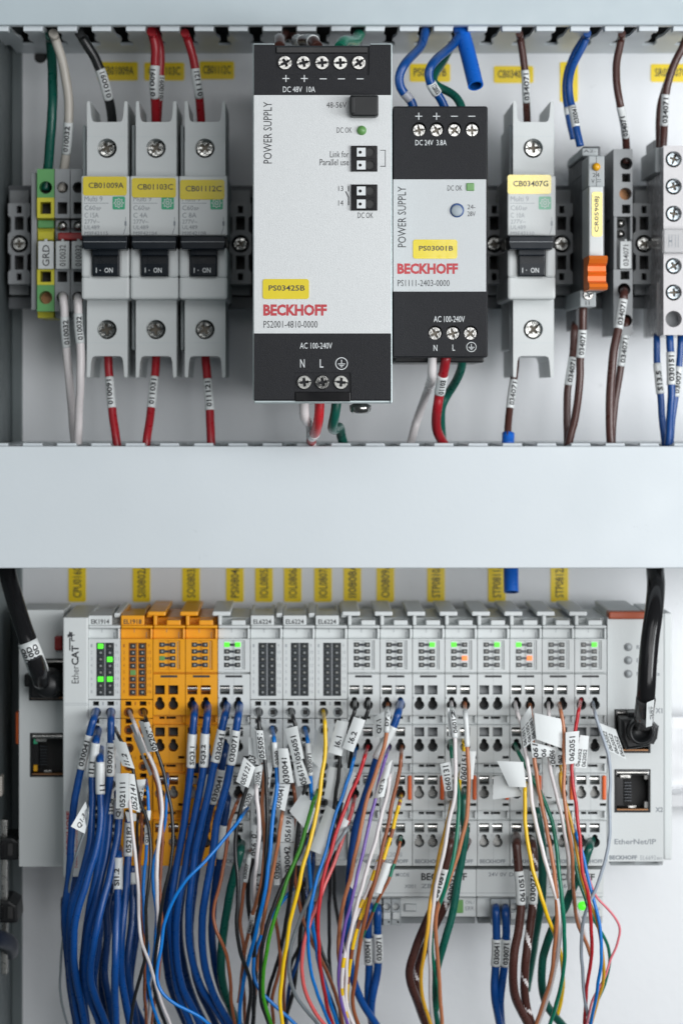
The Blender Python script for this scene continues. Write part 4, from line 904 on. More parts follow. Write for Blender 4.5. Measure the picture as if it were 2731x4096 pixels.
def flag(parent, s, z, lines, bulge=1.2, fill=(0.08, 0.72), mk='paper', side=0.0, name='wire_flag'):
    q = [Vector((x, y, 0)) for x, y in parse(s)]; zz = z if isinstance(z, (list, tuple)) else (z,)*4      # TL TR BR BL
    def pt3(u, v, dz=0.0):                                  # u upwards, v from right to left
        a = q[3].lerp(q[0], u); b = q[2].lerp(q[1], u); c = b.lerp(a, v); za = zz[3]+(zz[0]-zz[3])*u; zb_ = zz[2]+(zz[1]-zz[2])*u
        d = zb_+(za-zb_)*v+bulge*0.45*math.sin(math.pi*v)+bulge*0.3*math.sin(2.4*u+v)+dz; return (X(c.x, d), Y(c.y, d), d)
    m = MB(); nu, nv = 8, 6; f1 = [pt3(i/nu, j/nv) for i in range(nu+1) for j in range(nv+1)]; f2 = [pt3(i/nu, j/nv, -0.14) for i in range(nu+1) for j in range(nv+1)]
    w = nv+1; n = len(f1); fs = []
    for i in range(nu):
        for j in range(nv): a = i*w+j; fs.append((a, a+w, a+w+1, a+1)); fs.append((a+n, a+1+n, a+w+1+n, a+w+n))
    rf = []
    rim = [j for j in range(nv)]+[i*w+nv for i in range(nu)]+[nu*w+j for j in range(nv, 0, -1)]+[i*w for i in range(nu, 0, -1)]
    for k in range(len(rim)): a, b = rim[k], rim[(k+1) % len(rim)]; rf.append((a, b, b+n, a+n))
    m.add(f1+f2, fs, mk, True); m.add(f1+f2, rf, mk, False)
    nl = len(lines); hL = ((q[0]-q[3]).length+(q[1]-q[2]).length)/2; wd = ((q[1]-q[0]).length+(q[2]-q[3]).length)/2
    for li, t in enumerate(lines):
        vs_, fs, asp = glyphs(t, 0.026); cap = 23.0 if nl == 1 else min(22.0, wd/nl*0.75); ln = min(hL*(fill[1]-fill[0]), cap*asp*1.18)
        vc = 1-(li+0.5)/nl if nl > 1 else 0.5-side
        m.add([pt3(fill[0]+u*ln/hL, vc+(v-0.5)*cap/wd, 0.1) for u, v in vs_], fs, 'ink')
    return m.build(name, parent)
BW, BS = 1.62, 0.74
GB = 'thick blue wires hanging at the lower left'; GT = 'thin coloured wires hanging from the bus terminals'; GU = 'wires of the upper device row'
# ---- thick blue bundle at the left (front to back)
wire('blue', BW, 'A 465 265 415 430 370 600 305 850 262 1050 205 1300 175 1568 B 150 400 140 700 128 1000 100 1250 70 1568 C 55 200 80 500 110 850 140 1150 205 1568', (53, 72, 70, 50), 'blue wire from the top left hole of the first white terminal, marker 030041', [('A', 590, 1020, '030041', -0.1)], GB)
wire('blue', BW, 'A 645 268 642 450 640 660 638 900 628 1110 605 1350 580 1500 B 555 380 540 600 505 860 460 1100 405 1350 C 375 100 330 400 300 700 285 900 292 1200 335 1568', (53, 74, 74, 52), 'blue wire from the top right hole of the first white terminal, marker 030071', [('A', 670, 1105, '030071')], GB)
wire('blue', BW, 'A 485 530 460 640 446 700 420 1000 408 1150 408 1568 B 410 100 398 400 380 700 330 920 270 1150 190 1400 C 150 0 132 300 130 600 140 900 185 1250 240 1568', (53, 76, 78, 54), 'blue wire second down in the first white terminal, marker I1.1', [('A', 700, 1120, 'I1.1', -0.2)], GB)
wire('blue', BW, 'A 510 760 505 900 508 1000 505 1330 512 1568 B 516 100 520 350 500 560 450 800 375 1050 300 1300 250 1500 C 225 80 185 350 172 700 205 1000 265 1300 320 1568', (53, 79, 83, 56), 'blue wire third down in the first white terminal, long white marker', [('A', 920, 1330, '11', 0.6)], GB)
wire('blue', BW, 'A 600 1080 612 1300 B 625 0 625 330 620 500 600 720 565 920 525 1100 470 1350 440 1568 C 415 100 370 350 330 620 315 900 350 1180 440 1400 500 1568', (54, 70, 76, 58), 'blue wire with its marker ending beside the Q-marked one, first white terminal', [('B', 20, 330, 'I1.4', 0.3)], GB)
wire('blue', BW, 'A 700 1300 B 735 100 745 260 742 400 725 600 690 800 645 1020 585 1280 525 1500 C 490 200 430 560 395 760 380 900 400 1100 460 1280 580 1568', (54, 72, 82, 60), 'blue wire with marker starting Q below the folded white flag', [('B', 170, 400, 'Q1.1', 0.3)], GB)
wire('blue', BW, 'B 870 300 868 440 858 600 855 870 845 1100 820 1400 C 812 60 785 350 765 650 778 1000 815 1250 880 1568', (56, 70, 80, 62), 'straight blue wire with marker 052182 right of the white flag stack', [('B', 440, 865, '052182', 0.2)], GB)
wire('blue', BW, 'B 742 760 736 880 730 1280 726 1500 C 722 150 708 400 698 700 692 1000 692 1300 705 1568', (60, 76, 86, 66), 'blue wire with low marker SI1.2 running straight down', [('B', 872, 1280, 'SI1.2', -0.2)], GB)
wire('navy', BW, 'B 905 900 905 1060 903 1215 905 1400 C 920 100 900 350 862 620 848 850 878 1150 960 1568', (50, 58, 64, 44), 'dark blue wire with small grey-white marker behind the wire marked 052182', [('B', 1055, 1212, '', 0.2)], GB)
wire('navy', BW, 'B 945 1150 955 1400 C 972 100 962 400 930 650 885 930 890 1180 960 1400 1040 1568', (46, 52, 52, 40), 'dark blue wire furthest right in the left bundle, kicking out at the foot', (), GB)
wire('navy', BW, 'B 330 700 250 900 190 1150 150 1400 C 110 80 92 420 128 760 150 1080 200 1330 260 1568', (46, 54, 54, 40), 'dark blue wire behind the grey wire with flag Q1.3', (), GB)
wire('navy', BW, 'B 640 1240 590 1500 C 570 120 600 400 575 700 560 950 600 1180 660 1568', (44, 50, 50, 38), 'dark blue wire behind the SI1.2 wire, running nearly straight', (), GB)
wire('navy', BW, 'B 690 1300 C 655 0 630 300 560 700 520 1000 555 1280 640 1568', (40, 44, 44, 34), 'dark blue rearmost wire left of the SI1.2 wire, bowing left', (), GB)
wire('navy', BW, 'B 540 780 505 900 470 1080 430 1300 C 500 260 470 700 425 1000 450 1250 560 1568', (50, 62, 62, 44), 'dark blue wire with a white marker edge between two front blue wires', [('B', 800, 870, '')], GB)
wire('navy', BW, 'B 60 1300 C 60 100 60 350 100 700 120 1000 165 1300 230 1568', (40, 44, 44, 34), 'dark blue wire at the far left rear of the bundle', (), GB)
# ---- blue group from the orange and first white slim terminals
wire('blue', BW, 'D 440 205 426 400 410 580 396 800 386 1000 360 1250 335 1500 E 312 400 280 600 235 850 190 1100 150 1400 F 130 100 128 350 150 620 180 900 235 1200 380 1568', (54, 70, 68, 48), 'blue wire marked SQ3.1 from the right orange terminal', [('D', 580, 1005, ['SQ3.1'], 0.35)], GB)
wire('blue', BW, 'D 605 205 590 400 570 580 546 990 520 1200 470 1500 E 450 250 400 550 352 800 310 1050 270 1300 F 225 60 202 330 205 620 235 900 295 1150 430 1400 500 1568', (54, 72, 70, 50), 'blue wire marked SQ3.2 from the right orange terminal', [('D', 562, 990, 'SQ3.2', -0.1)], GB)
wire('blue', BW, 'D 850 198 820 350 780 510 692 930 640 1150 580 1500 E 560 250 510 500 452 750 420 1000 390 1250 F 368 60 360 350 385 650 440 900 540 1150 700 1380 820 1568', (54, 74, 72, 52), 'blue wire marked 030041 from the first hole of the slim white terminal', [('D', 510, 930, '030041', 0.3)], GB)
wire('blue', BW, 'D 1005 208 976 400 955 540 892 960 840 1200 785 1500 E 750 200 700 500 668 800 635 1000 590 1250 F 548 60 528 330 532 600 575 900 650 1150 780 1400 880 1568', (54, 78, 76, 54), 'blue wire marked 030071 from the second hole of the slim white terminal', [('D', 540, 960, '030071', 0.0)], GB)
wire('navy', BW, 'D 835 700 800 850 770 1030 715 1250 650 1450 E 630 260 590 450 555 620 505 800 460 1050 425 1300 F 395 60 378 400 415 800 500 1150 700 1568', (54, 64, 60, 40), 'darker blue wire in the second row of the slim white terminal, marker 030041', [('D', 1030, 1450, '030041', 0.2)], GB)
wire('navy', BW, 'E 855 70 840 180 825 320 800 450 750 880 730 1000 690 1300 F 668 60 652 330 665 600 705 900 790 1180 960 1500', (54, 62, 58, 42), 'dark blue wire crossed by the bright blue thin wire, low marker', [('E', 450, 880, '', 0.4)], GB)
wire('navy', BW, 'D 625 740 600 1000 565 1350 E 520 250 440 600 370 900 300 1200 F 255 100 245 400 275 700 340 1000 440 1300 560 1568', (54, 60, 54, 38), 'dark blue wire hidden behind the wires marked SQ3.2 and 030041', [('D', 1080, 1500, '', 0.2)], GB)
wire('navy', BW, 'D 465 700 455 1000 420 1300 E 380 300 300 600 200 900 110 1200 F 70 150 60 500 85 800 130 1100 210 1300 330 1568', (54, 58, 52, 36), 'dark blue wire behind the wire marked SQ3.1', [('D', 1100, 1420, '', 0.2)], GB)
# ---- thin wires, left part
w = wire('grey', 0.62, 'A 360 1430 B 342 480 280 610 220 800 170 1000 130 1250 C 95 0 60 350 22 700 5 900 2 1100 25 1300 95 1568', (70, 84, 66, 50), 'thin grey wire with white flag Q1.3 at the far left', (), GT); flag(w, 'B 325 175 358 330 315 580 140 490', (84, 80, 86, 87), ['Q1.3'], 0.6, (0.1, 0.7))
w = wire('black_w', 0.85, 'A 690 500 725 600 790 690 880 900 930 1080 960 1250 1030 1480 B 1025 220 1090 400 1138 650 1140 900 1118 1150 1092 1400 C 1085 0 1082 350 1088 650 1035 900 955 1150 915 1350 890 1568', (54, 80, 90, 74), 'thin black wire with folded white flag I1.2', (), GT); flag(w, 'A 665 660 830 690 940 1020 785 980', (82, 84, 85, 84), ['I1.2'], 1.0)
w = wire('white', 0.85, 'B 868 60 888 240 905 500 940 800 975 1100 990 1400 C 985 0 995 300 1030 550 1068 660 1118 790 1180 1000 1260 1250 1380 1568', (78, 87, 88, 60), 'thin white wire below the white flag stack 052111', (), GT); flag(w, 'A 708 1080 870 1075 868 1510 706 1520', (86, 87, 87, 86), ['052111'], 0.8, (0.02, 0.8)); flag(w, 'A 872 1080 935 1090 1010 1568 872 1510', (86.4, 86, 84, 86), ['052141'], 0.4, (0.02, 0.85))
flag(w, 'A 960 1160 1080 1150 1010 1568 960 1568', 80, ['052151'], 0.4); flag(w, 'B 820 300 960 330 960 420 850 430', 82, [], 0.5)
wire('brown', 0.8, 'B 1020 330 1030 550 1010 800 1000 1100 1008 1400 C 1018 0 1042 300 1062 600 1062 900 1066 1200 1085 1568', (74, 80, 80, 52), 'thin brown wire between the straight white and black wires, lower left', (), GT)
wire('sky', 0.8, 'A 1080 1150 1105 1300 1110 1540 B 1110 280 1097 500 1092 720 1070 950 1050 1250 C 1045 0 1062 300 1105 620 1102 900 1122 1150 1180 1400 1250 1568', (66, 84, 86, 62), 'thin bright blue wire marked Q beside the black wire, lower left', [('B', 285, 430, '', 0, 1.5), ('B', 470, 712, 'Q1.2', 0.2, 1.6)], GT)
wire('black_w', 0.8, 'B 990 300 972 500 968 650 985 900 1000 1200 C 1020 200 1055 700 1100 1100 1150 1400 1195 1568', (60, 66, 60, 40), 'thin black wire behind the brown one in the lower left bundle', (), GT)
w = wire('white', 0.98, 'A 870 300 930 430 1000 600 1080 780 1118 850 1180 990 1235 1130 1272 1350 1285 1560 B 1285 200 1268 420 1240 700 1220 950 1212 1200 C 1220 20 1235 300 1232 600 1205 900 1150 1200 1110 1568', (54, 80, 86, 50), 'white wire from the first orange terminal curving down beside a black one', (), GT)
flag(w, 'A 880 470 950 440 1085 815 1035 830', (77, 80, 83, 81), [], 0.4); flag(w, 'A 900 560 960 640 1162 1090 1128 1112', (76, 78, 80, 78), [], 0.3)
w = wire('black_w', 0.9, 'A 1040 262 1070 350 1095 430 1170 680 1215 800 1290 1000 1340 1250 1385 1500 B 1388 200 1416 420 1420 700 1390 950 1335 1200 1280 1450 C 1255 250 1215 600 1188 900 1190 1200 1330 1568', (54, 82, 86, 56), 'black wire with white flag 052071 from the first orange terminal', (), GT)
flag(w, 'A 985 415 1050 430 1165 805 1105 810', (81, 83, 85, 83), [], 0.4); flag(w, 'A 1050 440 1120 430 1232 790 1165 808', (83.5, 84, 86, 85.5), ['052071'], 0.4, (0.02, 0.9))
wire('brown', 0.85, 'A 1100 910 1170 1060 1225 1260 1250 1500 B 1262 250 1288 480 1285 700 1268 1000 1258 1300 C 1255 0 1275 250 1275 500 1248 850 1200 1200 1150 1568', (66, 76, 78, 46), 'brown wire just behind the curving white wire, lower left', (), GT)
wire('sky', 0.8, 'A 1350 1080 1345 1300 B 1340 100 1330 350 1295 560 1220 760 1172 950 1160 1150 1195 1400 C 1212 150 1205 450 1170 750 1105 1100 1060 1400', (60, 72, 72, 44), 'thin blue wire crossing behind the curving white wire', (), GT)
w = wire('sky', 0.86, 'D 1150 1440 E 1050 320 960 455 850 590 700 780 550 940 400 1085 250 1270 160 1420 F 130 90 60 300 20 550 0 750 C 1235 760 1214 950 1238 1110 1330 1235 1480 1340 F 120 1275 300 1370 480 1465 640 1590', (68, 86, 92, 92, 80), 'bright blue thin wire sweeping diagonally across the thick blue wires', (), GT)
flag(w, 'D 1130 1230 1200 1300 1090 1500 1035 1530', 80, ['0300'], 0.4)
wire('brown', 0.88, 'D 1010 1330 E 1008 115 940 250 872 450 842 650 812 900 780 1100 720 1350 F 682 30 668 180 700 380 780 560 850 740 880 1000 892 1250 940 1568', (54, 78, 80, 60), 'brown wire in front of the dark blue wire with the low marker', (), GT)
w = wire('black_w', 1.0, 'D 1150 1050 1090 1270 1040 1430 E 1030 200 980 400 950 600 950 850 970 1100 985 1400 F 978 60 960 300 980 550 1030 730 1108 930 1140 1100 1128 1300 1095 1568', (64, 82, 84, 66), 'black wire with tilted white flag 055121', (), GT); flag(w, 'D 1055 870 1195 1000 1110 1262 955 1180', (83, 83, 85, 84), ['055121'], 0.8, (0.02, 0.9))
wire('dgreen', 1.75, 'E 1025 690 1000 850 950 1020 900 1230 845 1500 F 830 200 790 500 765 750 772 950 805 1150 870 1330 960 1568', (54, 74, 64, 40), 'thick dark green wire from the foot of the slim white terminal', (), GT)
w = wire('white', 1.05, 'D 1205 1180 1215 1350 E 1212 50 1222 220 1242 450 1240 700 1210 900 1186 1150 1186 1400 F 1190 20 1230 160 1280 370 1310 560 1290 800 1240 1000', (74, 88, 88, 74, 60), 'white wire with slack curve among black and brown wires, lower middle', (), GT); flag(w, 'D 1190 1000 1300 960 1250 1262 1190 1250', 82, ['03004'], 0.5); flag(w, 'E 1228 780 1292 780 1268 1420 1215 1420', 74, ['055131'], 0.4, (0.1, 0.95)); flag(w, 'E 1150 470 1215 480 1205 880 1150 880', 72, ['056101'], 0.4, (0.05, 0.95))
w = wire('tan', 0.95, 'D 1285 960 1300 1200 1282 1400 E 1288 0 1286 300 1308 600 1308 900 1260 1250 F 1190 100 1140 300 1098 470 1060 680 1030 950 985 1300', (70, 80, 78, 58), 'light brown wire left of the black wire with flag 055051', [('F', 190, 430, '030071', 0.2)], GT); flag(w, 'D 1300 960 1420 930 1372 1262 1300 1250', 80, ['04'], 0.5)
w = wire('black_w', 1.05, 'D 1240 250 1245 360 1240 480 1290 700 1310 900 1332 1120 1345 1350 E 1335 50 1342 300 1345 600 1326 900 1302 1200 1270 1420 F 1230 150 1195 350 1186 600 1180 900 1182 1200 1170 1568', (54, 82, 84, 60), 'black wire with white flag 055051 from the first dark-window terminal', (), GT)
flag(w, 'D 1150 490 1215 540 1240 880 1180 865', (82, 83, 84, 83), [], 0.4); flag(w, 'D 1205 535 1290 540 1332 905 1235 890', (84, 84, 86, 85), ['055051'], 0.5, (0.02, 0.9)); flag(w, 'D 1112 615 1170 640 1280 985 1112 935', 80, ['03'], 0.4, (0.0, 0.4), 'paper', -0.2)
w = wire('sky', 1.0, 'D 1405 500 1425 620 1432 690 1450 900 1468 1060 1470 1200 1445 1400 E 1450 100 1430 280 1402 500 1380 800 1360 1000 1330 1250 F 1285 60 1200 420 1125 720 1055 1000 1012 1250 1000 1568', (54, 82, 86, 62), 'blue wire with narrow white sleeve from the first dark-window terminal', [('D', 680, 998, '0300', 0.5, 1.5)], GT); flag(w, 'D 1368 590 1405 600 1420 920 1380 920', 80, [], 0.3)
wire('brown', 0.9, 'E 1130 780 1075 1150 1055 1240 1030 1568 F 1020 0 1008 300 1038 540 1058 720 1040 1000 1055 1250 1072 1568', (60, 72, 72, 46), 'brown wire with low white marker right of the thick green wire', [('E', 830, 1195, '03007', 0.2, 1.5)], GT)
wire('black_w', 1.1, 'E 1190 560 1175 880 1120 1080 1105 1300 F 1098 20 1120 200 1165 420 1190 700 1200 1000 1190 1300 1160 1568', (58, 70, 66, 42), 'thick black wire behind the slack white wire', [('E', 470, 880, '056101', 0.5, 1.5)], GT)
# ---- middle
w = wire('brown', 0.95, 'G 395 1150 440 1330 460 1420 H 430 300 425 600 440 1000 430 1110 460 1280 505 1540 I 560 300 640 520 760 750 880 1000 960 1250 1040 1568', (66, 74, 70, 46), 'brown wire emerging under the flag 030041, passing behind the green wire', (), GT); flag(w, 'G 230 765 350 765 425 1195 245 1198', (85, 85, 85, 84), ['030041'], 0.9, (0.0, 0.85))
w = wire('black_w', 1.0, 'G 385 258 420 400 450 480 500 700 560 900 600 1100 H 560 50 500 300 460 700 420 1050 370 1450 I 350 60 310 400 230 750 150 1000 90 1250 80 1340', (54, 80, 80, 62), 'black wire with white flag 056051 from the second dark-window terminal', (), GT); flag(w, 'G 310 520 470 480 552 890 415 935', (84, 85, 86, 85), ['056051'], 0.8, (0.0, 0.9)); flag(w, 'G 415 945 530 910 640 1200 470 1242', (83.5, 84, 83, 82), ['056121'], 0.6, (0.0, 0.95)); flag(w, 'H 450 400 540 490 520 760 425 700', 74, ['03007'], 0.4, (0.05, 0.95)); flag(w, 'E 1440 850 1512 850 1500 1225 1428 1225', 70, ['030071'], 0.4, (0.2, 0.98))
wire('sky', 1.0, 'G 560 508 600 670 612 900 625 1100 645 1300 655 1440 H 655 150 625 400 600 650 605 850 620 1050 645 1300 I 650 250 690 500 725 750 800 1050 880 1300 970 1568', (54, 78, 74, 48), 'blue wire marked 030071 from the second dark-window terminal', [('G', 672, 1095, '030071', 0.3, 1.5)], GT)
wire('navy', 1.0, 'H 670 760 660 950 650 1150 620 1400 I 600 100 560 500 480 750 395 1000 350 1250 330 1500', (56, 66, 62, 44), 'dark blue wire behind the large blank white flag', (), GT)
w = wire('yellow', 1.0, 'G 790 288 812 420 820 700 800 950 770 1150 738 1350 H 760 20 722 250 672 500 605 750 550 950 492 1200 430 1480 I 370 300 330 600 290 850 258 1100 255 1350 285 1600', (54, 84, 94, 84), 'bright yellow wire from the third dark-window terminal', (), GT); flag(w, 'G 690 510 800 630 770 1035 645 920', (76, 78, 78, 77), [], 0.8); flag(w, 'G 680 930 760 1030 690 1330 650 1300', 74, [], 0.5)
w = wire('leaf', 0.98, 'G 725 1290 685 1400 H 700 60 622 350 542 620 470 850 372 1080 290 1350 I 250 0 152 350 82 650 40 950 40 1200 85 1420 150 1600', (72, 86, 92, 80), 'bright green wire crossing under the yellow one', (), GT); flag(w, 'H 535 55 655 180 560 520 368 298', (80, 82, 82, 81), [], 1.2); flag(w, 'H 660 240 700 260 600 570 570 560', 80, [], 0.4)
wire('black_w', 1.0, 'H 640 480 520 780 400 1000 300 1180 190 1400 I 215 0 130 220 62 420 22 650 10 900 5 1200 50 1400 120 1600', (70, 80, 84, 70), 'black wire running close beside the bright green wire', (), GT)
w = wire('black_w', 0.95, 'G 1190 150 1198 260 1135 420 1010 700 1002 860 982 1100 942 1400 H 930 250 900 600 885 900 880 1100 872 1480 I 868 60 866 400 872 800 895 1060', (54, 80, 80, 50), 'thin black wire with white flag I6.1', (), GT); flag(w, 'G 960 408 1112 432 1022 862 858 812', (84, 85, 86, 85), ['I6.1'], 1.0, (0.22, 0.75)); flag(w, 'G 870 990 972 1010 912 1420 798 1392', 78, [], 0.8); flag(w, 'G 1010 1010 1125 1022 1050 1300 960 1400', 76, [], 0.6)
w = wire('black_w', 0.95, 'G 1360 150 1368 260 1312 390 1150 780 1115 1000 H 1000 300 930 800 925 1050 942 1400 I 930 20 980 250 1005 450 1030 680', (54, 80, 74, 46), 'thin black wire with white flag I6.2', (), GT); flag(w, 'G 1175 365 1322 412 1170 812 1030 758', (87, 87, 88, 87), ['I6.2'], 1.0, (0.22, 0.75))
w = wire('sky', 0.85, 'G 1205 765 1152 1000 1080 1200 1020 1400 H 1065 50 980 250 902 480 852 700 802 900 722 1100 680 1300 I 645 0 605 300 602 600 640 900 702 1150 790 1370 880 1568', (54, 84, 92, 70), 'bright blue thin wire beside the red one, below flag I6.2', (), GT); flag(w, 'G 1090 1010 1135 1015 1020 1440 968 1420', 82, [], 0.3); flag(w, 'H 835 222 965 300 780 850 628 785', (82, 84, 86, 85), [], 1.4)
w = wire('bright_red', 0.95, 'G 1350 738 1282 960 1202 1200 1112 1400 H 1165 0 1050 300 962 550 872 850 802 1100 762 1300 I 748 0 726 300 735 600 762 900 802 1150 850 1380 910 1568', (54, 86, 92, 66), 'red thin wire crossing the large blank white flag', (), GT); flag(w, 'G 1135 1060 1212 1062 1060 1455 1030 1440', 84, [], 0.4); flag(w, 'H 1010 350 1118 425 950 780 850 880', (84, 85, 86, 86), [], 0.8)
wire('pink', 0.98, 'H 1192 108 1130 350 1010 720 905 1000 802 1250 725 1450 I 740 0 642 250 552 550 520 800 532 1000 602 1250 702 1450 830 1600', (54, 80, 90, 74), 'salmon pink wire bowing left near the red and grey wires', (), GT)
wire('grey', 0.95, 'H 1140 440 1002 650 882 850 782 1050 682 1250 602 1400 I 620 10 520 200 432 450 372 700 360 900 402 1100 502 1300 650 1480 740 1590', (74, 88, 86, 66), 'mid grey wire sweeping left over the large blank flag', (), GT)
w = wire('tan', 0.95, 'H 285 292 250 500 210 800 152 1100 102 1350 I 88 20 55 200 20 480 F 1250 640 1210 900 1190 1200', (76, 84, 82, 60), 'light brown wire under the slanted flag 030041', (), GT); flag(w, 'G 185 1210 380 1212 312 1552 130 1478', (80, 80, 82, 81), ['030041'], 0.8, (0.0, 0.9)); flag(w, 'H 295 345 430 380 440 682 252 684', 78, ['056191'], 0.8, (0.0, 0.98)); flag(w, 'H 250 690 430 690 412 1100 280 1132', 77, ['030042'], 0.8, (0.1, 0.95))
wire('brown', 0.9, 'H 330 1100 250 1290 190 1540 I 195 200 222 450 260 700 242 900 182 1100 150 1300 172 1590', (64, 70, 68, 48), 'brown wire weaving behind the bright green wire near the bottom', (), GT)
wire('brown', 0.9, 'H 420 600 400 900 I 330 650 310 950 298 1250 305 1568', (50, 56, 56, 40), 'brown wire straight behind the yellow wire near the bottom', (), GT)
wire('sky', 0.9, 'H 410 1270 290 1420 210 1530 I 100 250 0 500 F 1220 590 1168 820 1192 1050 1310 1210 1450 1335 I 150 1310 300 1440 450 1580', (70, 76, 76, 70), 'bright blue thin wire looping below the green wire at the bottom', (), GT)
wire('black_w', 1.05, 'H 555 1150 545 1400 I 535 150 510 420 460 850 420 1150 350 1400 300 1568', (52, 60, 60, 42), 'black wire behind the grey and pink wires', (), GT)
wire('black_w', 1.0, 'H 700 1450 I 735 550 800 720 860 860 905 1100 985 1300 1020 1568', (46, 54, 54, 40), 'black wire passing behind the red wire low down', (), GT)
wire('navy', 1.0, 'H 520 1000 540 1200 590 1400 I 650 300 700 560 740 800 830 1100 920 1350 980 1568', (50, 56, 56, 40), 'dark blue thin wire behind the bright blue and red wires', (), GT)
wire('black_w', 0.95, 'H 480 560 470 900 500 1200 540 1450 I 480 640 390 780 380 950', (48, 54, 54, 46), 'black wire behind the yellow wire crossing towards the grey one', (), GT)
w = wire('blue', BW, 'J 515 168 472 320 420 490 300 700 205 890 145 1100 70 1350 15 1568 H 1255 250 1195 500 1152 800 1130 1000 1112 1250 I 1110 20 1100 250 1095 500 1130 800 1165 1000 1235 1200 1340 1400 1470 1600', (54, 80, 78, 52), 'thick blue wire crossing behind brown wires, white sleeve, lower middle', [('J', 492, 888, '', 0)], GB)
w = wire('tan', 1.0, 'J 345 205 345 300 340 420 330 590 282 800 205 1050 112 1300 45 1560 H 1310 300 1242 600 1192 850 1150 1050 1082 1300 I 1055 20 1000 300 980 550 992 740 1040 1050 1100 1400 1130 1568', (54, 86, 88, 66), 'light brown wire with white flag Q7.1', [('J', 262, 580, 'D7.1', 0.0, 1.4)], GT); flag(w, 'J 172 372 300 300 302 620 180 628', (84, 86, 86, 84), ['Q7.1'], 0.5, (0.16, 0.8))
w = wire('purple', 0.85, 'J 358 735 312 900 280 1020 220 1250 185 1400 H 1442 150 1372 450 1302 750 1232 1050 1172 1300 I 1150 20 1062 350 1002 700 988 950 1000 1200 1042 1400 1110 1600', (54, 84, 92, 78), 'purple wire with curled white flag', (), GT); flag(w, 'J 272 1035 405 905 300 1370 172 1392', (84, 84, 87, 86), ['Q7.3'], 1.6, (0.12, 0.7))
w = wire('white', 0.95, 'J 380 1000 350 1280 300 1500 K 240 450 170 750 92 1000 30 1250 H 1250 1280 I 1235 20 1160 300 1102 600 1080 900 1076 1150 1100 1400 1180 1600', (70, 86, 90, 74), 'white wire just right of the purple wire', (), GT); flag(w, 'J 400 900 450 1100 400 1400 290 1490', 82, [], 1.2); flag(w, 'K 20 405 240 440 232 832 22 832', 78, [], 1.0); flag(w, 'H 1245 880 1412 1035 1165 1285 1092 1195', (82, 83, 85, 84), [], 1.2)
wire('brown', 0.98, 'J 520 738 510 900 482 1100 430 1350 K 440 0 390 250 332 550 272 800 210 1080 152 1300 I 1375 0 1290 350 1232 700 1190 1000 1162 1250 1182 1450 1240 1600', (54, 84, 88, 70), 'brown wire right of the purple and white wires', (), GT)
wire('yellow', 0.98, 'J 515 1330 K 516 90 492 200 440 400 392 600 332 760 280 930 210 1130 120 1350 I 1340 20 1262 230 1192 480 1150 680 1112 900 1090 1150 1102 1350 1160 1600', (54, 82, 86, 66), 'yellow wire banded with brown', (), GT, ('brown', 11.5, 3.2, 7.0))
w = wire('white', 0.98, 'K 240 870 180 1060 120 1220 40 1400 I 1300 10 1202 220 1112 480 1060 700 1030 950 1030 1200 1062 1400 1130 1600', (68, 84, 88, 70), 'white wire banded with yellow', (), GT, ('yellow', 11.0, 3.4, 4.0)); flag(w, 'K 290 935 392 962 262 1332 172 1312', (85, 85, 86, 86), [], 1.4)
wire('brown', 0.8, 'K 510 620 482 780 440 930 382 1090 322 1230 242 1380 180 1500 L 170 150 95 320 40 420 I 1300 450 1240 640', (54, 80, 82, 70), 'brown wire banded with green', (), GT, ('green', 15.0, 4.5, 9.0))
wire('blue', 1.7, 'K 145 1440 L 102 40 102 300 105 480 112 810 105 1100 102 1300 160 1600', (50, 62, 58, 40), 'blue wire marked 030041 under the MODE connector block', [('L', 482, 808, '030041', -0.2)], GB)
wire('blue', 1.7, 'K 215 1470 L 218 60 220 200 222 430 225 780 212 950 175 1130 135 1330 150 1600', (50, 64, 60, 38), 'blue wire marked 030071 under the MODE connector block', [('L', 432, 780, '030071', 0.2)], GB)
# ---- right part
wire('umber', 1.72, 'K 1150 600 1120 720 1062 990 965 1420 L 900 90 810 330 705 600 622 850 622 1020 690 1220 830 1600', (54, 76, 72, 42), 'thick dark brown wire with white marker bending left under the terminals', [('K', 995, 1420, '061051', -0.3, 1.15)], GT)
wire('umber', 1.72, 'K 1350 660 1270 820 1172 1010 1085 1440 L 1045 110 970 280 850 520 760 760 700 980 700 1160 890 1600', (54, 72, 66, 38), 'thick dark brown wire with white spiral stripe bending left', [('K', 1015, 1440, '030071', 0.4, 1.15)], GT, None, ('white', 15.0, 0.0))
wire('gold', 0.98, 'J 1155 1400 K 1150 180 1100 400 1042 650 992 850 950 1050 912 1250 L 882 30 840 400 792 750 760 1000 770 1200 822 1400 900 1600', (60, 80, 86, 60), 'amber yellow wire left of the long white wire, right of centre', (), GT)
w = wire('white', 0.98, 'J 1140 185 1160 400 1185 660 1196 900 1192 1200 1182 1450 K 1190 0 1142 300 1092 550 1052 800 1002 1000 962 1200 930 1400 L 918 20 892 300 872 700 880 1000 882 1250 915 1600', (54, 84, 86, 54), 'white wire with white sleeve from the left green-and-orange-lamp terminal', [('J', 260, 650, '060121', 0.1, 1.7)], GT); flag(w, 'J 1088 248 1118 260 1135 610 1108 610', 83, [], 0.3)
w = wire('green', 1.0, 'J 1130 655 1150 880 1180 1050 1225 1220 1232 1500 K 1240 80 1240 280 1222 500 1182 800 1132 1050 1062 1270 1000 1450 L 1010 0 935 250 892 500 902 750 948 960 975 1200 960 1400', (54, 80, 88, 62), 'green wire with white flag 060131', (), GT); flag(w, 'J 1000 960 1132 932 1168 1290 1058 1300', (83, 83, 84, 83), ['060131'], 0.6, (0.02, 0.9)); flag(w, 'J 1140 890 1170 885 1180 1100 1150 1080', 82, [], 0.2)
